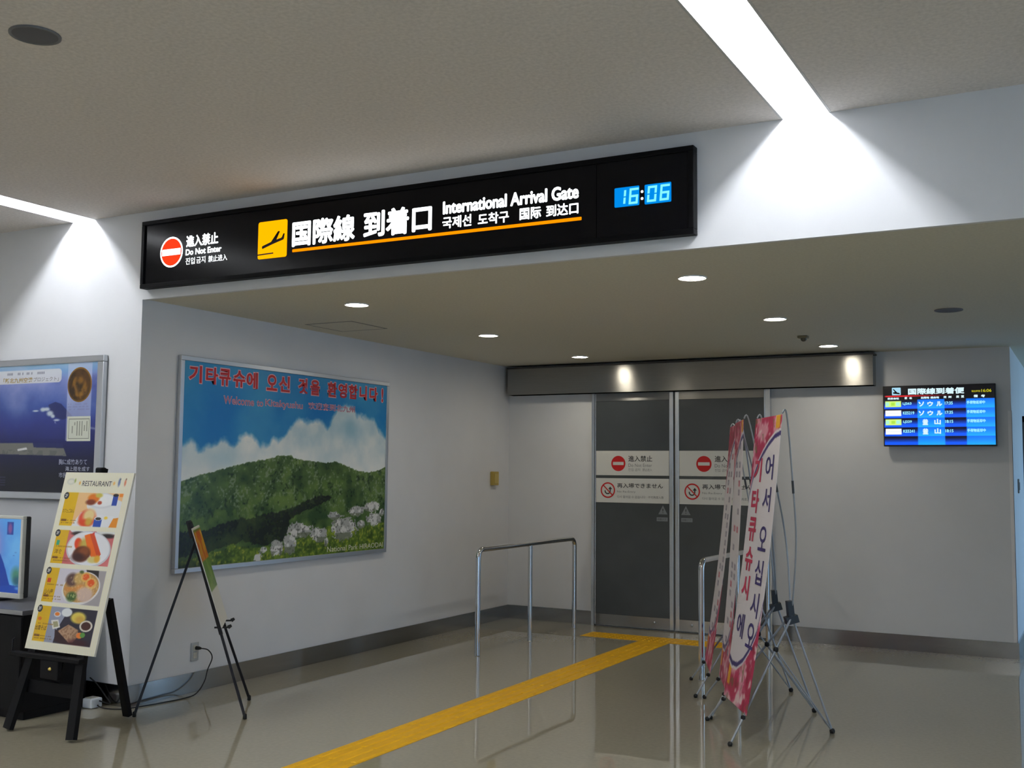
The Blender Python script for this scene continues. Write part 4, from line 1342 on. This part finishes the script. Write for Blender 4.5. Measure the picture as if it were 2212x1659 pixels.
def monitor():
    X1, Z0, Z1, yf = -0.622, 0.690, 1.229, -0.365
    X0 = X1 - 0.935
    t = thing('monitor', 'white framed monitor with blue picture standing on the cabinet', 'monitor', ((X0 + X1) / 2, -0.35, CZ))
    b = 0.022
    wp_ = mat('ivory_bezel', (0.72, 0.72, 0.66), 0.4)
    obj('bezel_bar', MB().bbox(X0, X1, yf, yf + 0.03, Z1 - b, Z1, 0.004), wp_, t)
    obj('bezel_bar', MB().bbox(X0, X1, yf, yf + 0.03, Z0, Z0 + b + 0.012, 0.004), wp_, t)
    obj('bezel_bar', MB().bbox(X0, X0 + b, yf, yf + 0.03, Z0 + b + 0.012, Z1 - b, 0.004), wp_, t)
    obj('bezel_bar', MB().bbox(X1 - b, X1, yf, yf + 0.03, Z0 + b + 0.012, Z1 - b, 0.004), wp_, t)
    obj('back_shell', MB().bbox(X0 + 0.004, X1 + 0.006, yf + 0.0305, yf + 0.062, Z0 + 0.004, Z1 - 0.004, 0.008), BLACKPL, t)
    st = obj('stand', MB().box(X0 + 0.43, X0 + 0.51, yf + 0.064, yf + 0.085, CZ + 0.012, CZ + 0.20), BLACKPL, t)
    obj('stand_foot', MB().bbox(X0 + 0.26, X0 + 0.74, yf - 0.08, yf + 0.16, CZ + 0.0005, CZ + 0.012, 0.004), BLACKPL, t)
    fr = frame((0, yf + 0.012, 0), (1, 0, 0), (0, 0, 1))
    a0, a1, b0, b1 = X0 + b, X1 - b, Z0 + b + 0.012, Z1 - b
    c = Canvas(190, 110, (80, 150, 225))
    n1 = noise2(380, 220, 90, 4, 91)
    c.mix(np.clip((n1 - 0.45) * 3, 0, 1), (110, 180, 235), 0.8)
    c.mix(np.clip((c.T - 0.85) / 0.15, 0, 1), (90, 165, 235), 0.6)
    S, T = c.S, c.T
    c.mix(np.exp(-(((S - 0.66) / 0.10) ** 2 + ((T - 0.62) / 0.28) ** 2)), (200, 110, 170), 0.9)
    c.mix((T < np.interp(S, [0, 0.70, 0.77, 0.84, 0.88, 0.90, 1.0], [0.70, 0.60, 0.52, 0.30, 0.12, 0.06, 0.05]) + (n1 - 0.5) * 0.08).astype(float), (20, 62, 160))
    c.mix((T < 0.09 + (n1 - 0.5) * 0.1).astype(float), (25, 70, 170))
    c.ell(0.955, 0.24, 0.05, 0.10, (70, 130, 100), 0.9, soft=0.5)
    c.ell(0.965, 0.17, 0.04, 0.06, (40, 90, 110), 0.9, soft=0.5)
    c.ell(0.975, 0.07, 0.03, 0.02, (100, 160, 225), 0.8, soft=0.5)
    c.rect(0.835, 0.905, 0.78, 0.955, (40, 62, 150), 0.9)
    c.ell(0.868, 0.865, 0.022, 0.07, (135, 85, 150), 0.9, soft=0.3)
    c.rect(0.93, 0.95, 0.54, 0.548, (50, 80, 160), 0.6)
    c.rect(0.91, 0.93, 0.50, 0.507, (50, 80, 160), 0.6)
    obj('panel', MB().box(a0, a1, yf + 0.012, yf + 0.03, b0, b1), BLACKPL, t)
    c.mesh('picture', fr, a0, a1, b0, b1, print_mat('lit_monitor', 0.25, 0.75), t, d=0.001)


monitor()

# ================================================================== wooden easel with the restaurant menu
LEAN = 0.229
PLY = lambda z: -0.800 + z * math.tan(LEAN)          # front plane of the easel


def menu_easel():
    t = thing('wooden_easel', 'black wooden floor easel carrying the restaurant menu board', 'easel', (0.165, -0.6, 0.0))
    xm = 0.165
    for x0, x1 in ((-0.105, 0.085), (0.437, 0.245)):
        obj('leg', MB().beam((x0, PLY(0.001) + 0.0, 0.012), (x1, PLY(1.42), 1.42), 0.062, 0.030, (1, 0, 0)), BLACKW, t)
    obj('mast', MB().beam((xm, PLY(0.24) + 0.05, 0.24), (xm + 0.005, PLY(1.545) + 0.026, 1.545), 0.055, 0.022, (1, 0, 0)), BLACKW, t)
    obj('mast_cap', MB().bbox(xm - 0.028, xm + 0.032, PLY(1.52) - 0.01, PLY(1.52) + 0.035, 1.50, 1.553, 0.012, 3), BLACKW, t)
    obj('crossbar', MB().beam((-0.075, PLY(0.255) + 0.024, 0.255), (0.405, PLY(0.255) + 0.024, 0.255), 0.075, 0.018, (0, 0, 1)), BLACKW, t)
    obj('crossbar', MB().beam((0.04, PLY(1.20) + 0.024, 1.20), (0.29, PLY(1.20) + 0.024, 1.20), 0.06, 0.018, (0, 0, 1)), BLACKW, t)
    tr = obj('tray', MB().bbox(-0.185, 0.420, PLY(0.45) - 0.062, PLY(0.45) - 0.012, 0.425, 0.4500, 0.004), BLACKW, t)
    obj('tray_block', MB().bbox(xm - 0.075, xm + 0.075, PLY(0.40) - 0.045, PLY(0.40) - 0.014, 0.315, 0.424, 0.004), BLACKW, tr)
    obj('screw', MB().lathe([(0.0005, -0.010), (0.009, -0.008), (0.011, 0.0)], (xm + 0.012, PLY(0.40) - 0.046, 0.376), 14, 'y'), BRASS, tr)
    obj('rear_leg', MB().beam((0.228, -0.205, 0.012), (0.222, -0.385, 0.748), 0.052, 0.030, (1, 0, 0)), BLACKW, t)
    obj('hinge_bar', MB().beam((0.222, -0.385, 0.735), (0.180, PLY(0.735) + 0.036, 0.735), 0.040, 0.022, (0, 0, 1)), BLACKW, t)


menu_easel()


def menu_board():
    W_, H_ = 0.597, 1.078
    B = Vector((-0.093, -0.720, 0.4705))
    e = Vector((1, 0, 0))
    V = Vector((0, math.sin(LEAN), math.cos(LEAN)))
    fr = frame(B, e, V)
    t = thing('menu_board', 'tall white restaurant menu board with food photos on black easel', 'menu board', (B.x + W_ / 2, B.y, B.z))
    obj('board', MB().poly([(0, 0), (W_, 0), (W_, H_), (0, H_)], fr, -0.012, 0.0), PAPER, t)
    c = Canvas(208, 376, (240, 236, 218))
    w2, h2 = 416, 752
    S, T = c.S, c.T
    c.mix(((S * 38) % 1 < 0.28).astype(float), (246, 232, 150), 0.35)
    n1 = noise2(w2, h2, 20, 3, 71)
    n2 = noise2(w2, h2, 7, 2, 72)
    n3 = noise2(w2, h2, 46, 3, 73)
    G = (224, 180, 28)
    PANELS = [(0.690, 0.881), (0.476, 0.665), (0.262, 0.451), (0.046, 0.240)]
    RS = 0.912
    # header doodles
    for s, q, a, b, col in ((0.11, 0.945, 0.05, 0.016, (185, 190, 180)), (0.17, 0.950, 0.012, 0.012, (150, 170, 70)), (0.245, 0.937, 0.012, 0.010, (240, 170, 50)),
                            (0.745, 0.938, 0.014, 0.010, (245, 180, 70)), (0.815, 0.944, 0.016, 0.022, (70, 90, 150)), (0.90, 0.943, 0.013, 0.018, (205, 90, 50)), (0.825, 0.962, 0.008, 0.006, (60, 60, 60)), (0.905, 0.963, 0.008, 0.006, (90, 60, 40))):
        c.ell(s, q, a, b, col, 0.75, soft=0.4)
    c.ell(0.11, 0.944, 0.042, 0.012, (240, 236, 218), 0.9, soft=0.3)

    def open_(i):
        t0, t1 = PANELS[i]
        c.clip(0.078, RS, t0, t1)

    # 1: breakfast plates
    open_(0)
    c.rect(0, 1, 0, 1, (240, 196, 140))
    c.rect(0.55, 1, 0.69, 0.760, (232, 150, 50))
    c.poly([(0.62, 0.69), (0.93, 0.69), (0.93, 0.80), (0.75, 0.76)], (230, 145, 45))
    c.ell(0.72, 0.800, 0.30, 0.058, (236, 236, 236), rot=-0.05)
    c.ell(0.62, 0.838, 0.215, 0.045, (226, 226, 228))
    c.ell(0.62, 0.841, 0.185, 0.036, (244, 244, 244))
    c.ell(0.50, 0.850, 0.085, 0.026, (222, 118, 30), soft=0.2)
    c.ell(0.47, 0.828, 0.07, 0.016, (120, 50, 25), soft=0.3)
    c.ell(0.57, 0.868, 0.05, 0.013, (205, 190, 90), soft=0.3)
    c.ell(0.645, 0.838, 0.055, 0.020, (246, 246, 244), soft=0.2)
    c.ell(0.60, 0.826, 0.03, 0.010, (170, 60, 30), soft=0.3)
    c.rect(0.775, 0.845, 0.812, 0.870, (40, 72, 165))
    c.ell(0.81, 0.871, 0.040, 0.008, (40, 34, 40))
    c.rect(0.86, 1, 0.862, 0.88, (238, 140, 50))
    c.poly([(0.26, 0.69), (0.80, 0.69), (0.85, 0.752), (0.36, 0.770)], (240, 240, 242))
    c.ell(0.47, 0.736, 0.125, 0.050, (222, 80, 60), soft=0.15)
    c.ell(0.49, 0.752, 0.085, 0.038, (236, 212, 150), soft=0.3)
    c.ell(0.45, 0.712, 0.09, 0.018, (215, 70, 30), soft=0.4)
    c.ell(0.50, 0.716, 0.05, 0.022, (205, 165, 60), soft=0.4)
    c.rect(0.575, 0.685, 0.688, 0.735, (45, 80, 175))
    c.ell(0.63, 0.737, 0.055, 0.011, (240, 240, 240))
    c.ell(0.63, 0.736, 0.042, 0.008, (35, 30, 30))
    c.ell(0.735, 0.742, 0.025, 0.008, (240, 205, 60), soft=0.3)
    c.rect(0, 0.262, 0, 1, G)
    c.endclip()
    # 2: hamburg steak
    open_(1)
    c.rect(0, 1, 0, 1, (206, 112, 112))
    c.mix(np.clip((n3 - 0.5) * 3, 0, 1), (190, 80, 82), 0.6)
    c.ell(0.42, 0.672, 0.16, 0.026, (235, 235, 235))
    c.ell(0.40, 0.648, 0.10, 0.012, (40, 34, 34), soft=0.3)
    c.ell(0.80, 0.672, 0.16, 0.028, (232, 232, 225))
    c.ell(0.82, 0.642, 0.10, 0.012, (40, 34, 34), soft=0.4)
    c.ell(0.585, 0.564, 0.320, 0.100, (212, 212, 216), rot=-0.03)
    c.ell(0.585, 0.567, 0.300, 0.092, (242, 242, 245), rot=-0.03)
    c.ell(0.43, 0.590, 0.060, 0.032, (222, 66, 30), soft=0.15, rot=-0.2)
    c.ell(0.52, 0.590, 0.08, 0.035, (190, 170, 70), 0.9, soft=0.4)
    c.poly([(0.49, 0.640), (0.56, 0.650), (0.72, 0.540), (0.76, 0.518), (0.68, 0.505), (0.58, 0.560)], (236, 110, 28))
    c.poly([(0.56, 0.650), (0.62, 0.655), (0.78, 0.540), (0.745, 0.515)], (205, 72, 30))
    c.poly([(0.60, 0.655), (0.625, 0.662), (0.63, 0.640)], (210, 50, 55))
    c.ell(0.505, 0.535, 0.125, 0.044, (92, 44, 26), soft=0.12)
    c.ell(0.535, 0.552, 0.075, 0.026, (140, 78, 40), 0.9, soft=0.4)
    c.ell(0.465, 0.518, 0.09, 0.022, (58, 22, 22), 0.9, soft=0.4)
    c.ell(0.68, 0.508, 0.075, 0.018, (222, 208, 130), soft=0.25)
    c.ell(0.74, 0.514, 0.040, 0.020, (225, 170, 50), soft=0.3)
    c.rect(0, 0.253, 0, 1, G)
    c.endclip()
    # 3: ramen bowl
    open_(2)
    c.rect(0, 1, 0, 1, (216, 210, 220))
    c.mix((S * 0.35 + 0.62 > T * 2.0).astype(float) * np.clip((S - 0.45) * 3, 0, 1), (150, 142, 140), 0.7)
    c.poly([(0.60, 0.47), (0.80, 0.47), (0.84, 0.36), (0.70, 0.40)], (40, 34, 36))
    c.ell(0.605, 0.350, 0.265, 0.090, (232, 230, 228), rot=0.04)
    c.ell(0.605, 0.354, 0.245, 0.081, (198, 150, 88), rot=0.04)
    c.ell(0.455, 0.392, 0.085, 0.036, (92, 66, 62), soft=0.25)
    c.ell(0.545, 0.402, 0.07, 0.030, (206, 170, 100), soft=0.3)
    c.ell(0.645, 0.411, 0.072, 0.027, (230, 180, 92))
    c.ell(0.645, 0.412, 0.048, 0.017, (232, 96, 30), soft=0.15)
    c.ell(0.735, 0.378, 0.080, 0.031, (232, 184, 96))
    c.ell(0.730, 0.382, 0.050, 0.020, (232, 90, 28), soft=0.15)
    c.poly([(0.36, 0.350), (0.52, 0.352), (0.56, 0.330), (0.40, 0.325)], (206, 140, 70))
    c.ell(0.60, 0.352, 0.06, 0.016, (222, 150, 80), soft=0.3)
    c.ell(0.675, 0.318, 0.115, 0.040, (214, 186, 170), soft=0.2)
    c.ell(0.500, 0.300, 0.070, 0.026, (60, 92, 42), soft=0.3)
    c.mix(np.clip(1 - ((S - 0.5) / 0.08) ** 2 - ((T - 0.3) / 0.03) ** 2, 0, 1) * (n2 > 0.6), (120, 150, 80), 0.8)
    c.ell(0.57, 0.438, 0.03, 0.008, (90, 105, 60), soft=0.4)
    c.mix(((n2 > 0.66) * (((S - 0.605) / 0.24) ** 2 + ((T - 0.353) / 0.08) ** 2 < 1)).astype(float), (240, 215, 170), 0.35)
    c.rect(0, 0.245, 0, 1, G)
    c.endclip()
    # 4: soba set
    open_(3)
    c.rect(0, 1, 0, 1, (44, 40, 54))
    c.poly([(0.24, 0.24), (0.52, 0.24), (0.40, 0.12), (0.38, 0.03), (0.24, 0.03)], (150, 155, 175))
    c.poly([(0.37, 0.122), (0.60, 0.075), (0.78, 0.040), (0.62, 0.03), (0.40, 0.06)], (52, 30, 32))
    c.poly([(0.42, 0.112), (0.55, 0.152), (0.70, 0.128), (0.72, 0.095), (0.66, 0.060), (0.60, 0.058)], (176, 142, 112))
    c.mix(c.inpoly([(0.42, 0.112), (0.55, 0.152), (0.70, 0.128), (0.72, 0.095), (0.66, 0.060), (0.60, 0.058)]) * (n2 > 0.55), (140, 104, 76), 0.8)
    c.ell(0.49, 0.214, 0.075, 0.023, (235, 238, 238), soft=0.1)
    c.ell(0.362, 0.200, 0.050, 0.015, (220, 222, 225))
    c.ell(0.358, 0.201, 0.034, 0.010, (230, 130, 50))
    c.poly([(0.29, 0.165), (0.39, 0.172), (0.44, 0.132), (0.34, 0.118)], (232, 230, 222))
    c.poly([(0.32, 0.158), (0.385, 0.163), (0.415, 0.136), (0.35, 0.128)], (165, 160, 120))
    c.ell(0.665, 0.192, 0.105, 0.030, (228, 206, 92), soft=0.2)
    c.ell(0.690, 0.182, 0.060, 0.018, (212, 165, 70), 0.9, soft=0.4)
    c.ell(0.795, 0.152, 0.090, 0.030, (220, 212, 198))
    c.ell(0.795, 0.152, 0.066, 0.022, (70, 28, 24))
    c.ell(0.735, 0.100, 0.045, 0.016, (225, 120, 40))
    c.ell(0.775, 0.104, 0.035, 0.014, (90, 150, 60))
    c.ell(0.72, 0.058, 0.14, 0.022, (70, 24, 30), 0.7, soft=0.4)
    c.rect(0, 0.256, 0, 1, G)
    c.endclip()
    # little illegible lines beside each dish
    for (t0, t1), wd in zip(PANELS, (0.22, 0.26, 0.25, 0.26)):
        for q in (t0 + 0.028, t0 + 0.014):
            for s in np.arange(0.10, 0.10 + wd, 0.013):
                if RNG.random() > 0.2:
                    c.rect(s, s + 0.008, q, q + 0.006, (120, 80, 30), 0.75)
        c.rect(0.092, 0.17, t0 + 0.026, t0 + 0.038, (90, 45, 40), 0.7)
        for s in np.arange(0.11, 0.34, 0.014):
            if RNG.random() > 0.15 and t1 < 0.7:
                c.rect(s, s + 0.009, t0 + 0.092, t0 + 0.100, (150, 105, 20), 0.8)
    c.rect(0.105, 0.150, 0.578, 0.606, (40, 160, 140), 0.9)
    c.rect(0.102, 0.155, 0.368, 0.392, (205, 60, 40), 0.9)
    c.ell(0.122, 0.168, 0.028, 0.010, (220, 110, 30), 0.9)
    pr = c.mesh('print', fr, 0.0, W_, 0.0, H_, print_mat('menu_print', 0.4), t, d=0.0008)
    lettering([('RESTAURANT', 0.285 * W_, 0.712 * W_, 0.921 * H_, 0.951 * H_)], fr, DARKPRINT, pr, d=0.0016, bold=0.004)
    for (t0, t1), s_ in zip(PANELS, ('2F', '3F', '3F', '3F')):
        cx, cy = 0.092 * W_, (t1 - 0.018) * H_
        flat('floor_badge', MB().poly(circ(cx, cy, 0.022), fr, 0.0016), DARKPRINT, pr)
        lettering([(s_, cx - 0.012, cx + 0.012, cy - 0.010, cy + 0.010)], fr, WHITEPRINT, pr, d=0.0024, bold=0.02)
    INK = mat('brown_ink', c255(110, 74, 18), 0.5)
    lettering([('カフェごはん', 0.085 * W_, 0.255 * W_, 0.765 * H_, 0.788 * H_), ('洋食', 0.105 * W_, 0.215 * W_, 0.530 * H_, 0.556 * H_),
               ('山小屋', 0.09 * W_, 0.22 * W_, 0.300 * H_, 0.332 * H_), ('出雲そば', 0.085 * W_, 0.248 * W_, 0.105 * H_, 0.132 * H_)], fr, INK, pr, d=0.0016, bold=0.012)


menu_board()

# ================================================================== thin tripod easel by the left wall
def tripod_easel():
    A, B_, R_ = Vector((0.884, 0.129, 0.0)), Vector((0.525, 0.567, 0.0)), Vector((0.253, -0.174, 0.0))
    mid = (A + B_) / 2
    e = (B_ - A).normalized()
    n = Vector((e.y, -e.x, 0))                       # faces the gate
    apex = Vector((0.365, 0.135, 1.20))
    t = thing('tripod_easel', 'thin black metal tripod easel standing before the mountain poster', 'easel', (mid.x, mid.y, 0))
    hinge = apex.lerp(mid, 0.10)
    for P, s in ((A, -1), (B_, 1)):
        top = apex + e * (0.012 * s)
        k = 0.46
        lg = obj('leg', MB().beam(P + Vector((0, 0, 0.015)), P.lerp(top, 0.5), 0.018, 0.016, e), BLACKM, t)
        obj('leg_sleeve', MB().beam(P.lerp(top, 0.42), top, 0.026, 0.022, e), BLACKM, lg)
        obj('foot', MB().lathe([(0.008, 0.001), (0.013, 0.004), (0.012, 0.03), (0.008, 0.034)], P, 12), RUBBER, lg)
        pk = P.lerp(top, 0.455)
        obj('peg', MB().tube([pk - n * 0.030, pk + n * 0.055], 0.006, 8), BLACKPL, lg)
        obj('peg_knob', MB().tube([pk + n * 0.055, pk + n * 0.075 + Vector((0, 0, 0.012))], [0.013, 0.009], 10), BLACKPL, lg)
    rl = obj('rear_leg', MB().beam(R_ + Vector((0, 0, 0.012)), hinge, 0.016, 0.016, e), BLACKM, t)
    obj('foot', MB().lathe([(0.008, 0.001), (0.012, 0.004), (0.011, 0.03), (0.008, 0.034)], R_, 12), RUBBER, rl)
    obj('top_clamp', MB().beam(apex + Vector((0, 0, -0.10)) + n * 0.02, apex + Vector((0, 0, 0.012)) - n * 0.012, 0.045, 0.03, e), BLACKPL, t)
    # picture board resting on the pegs
    P0 = A.lerp(apex, 0.455)
    Q0 = B_.lerp(apex, 0.455)
    base = (P0 + Q0) / 2 + n * 0.022
    V = (apex - mid).normalized()
    N = e.cross(V)
    b = thing('picture_board', 'thin colourful picture board edge-on on the tripod easel', 'picture board', base)
    fr = frame(base + N * 0.004, e, V)
    hw, hh = 0.235, 0.66
    obj('board', MB().poly([(-hw, 0.008), (hw, 0.008), (hw, hh), (-hw, hh)], fr, -0.006, 0.0), PAPER, b)
    c = Canvas(40, 70, (225, 224, 215))
    n1 = noise2(80, 140, 14, 3, 97)
    c.mix(((c.T > 0.36) & (c.T < 0.97)).astype(float), (96, 138, 52))
    c.mix(((c.T > 0.66) & (c.T < 0.95)).astype(float), (214, 158, 34))
    c.mix(((c.T > 0.66) & (c.T < 0.95) & (n1 > 0.52)).astype(float), (200, 92, 26))
    c.mix(((c.T > 0.36) & (c.T < 0.66) & (n1 > 0.55)).astype(float), (130, 160, 70))
    c.mesh('print', fr, -hw, hw, 0.008, hh, print_mat('menu_print', 0.4), b, d=0.0008)


tripod_easel()
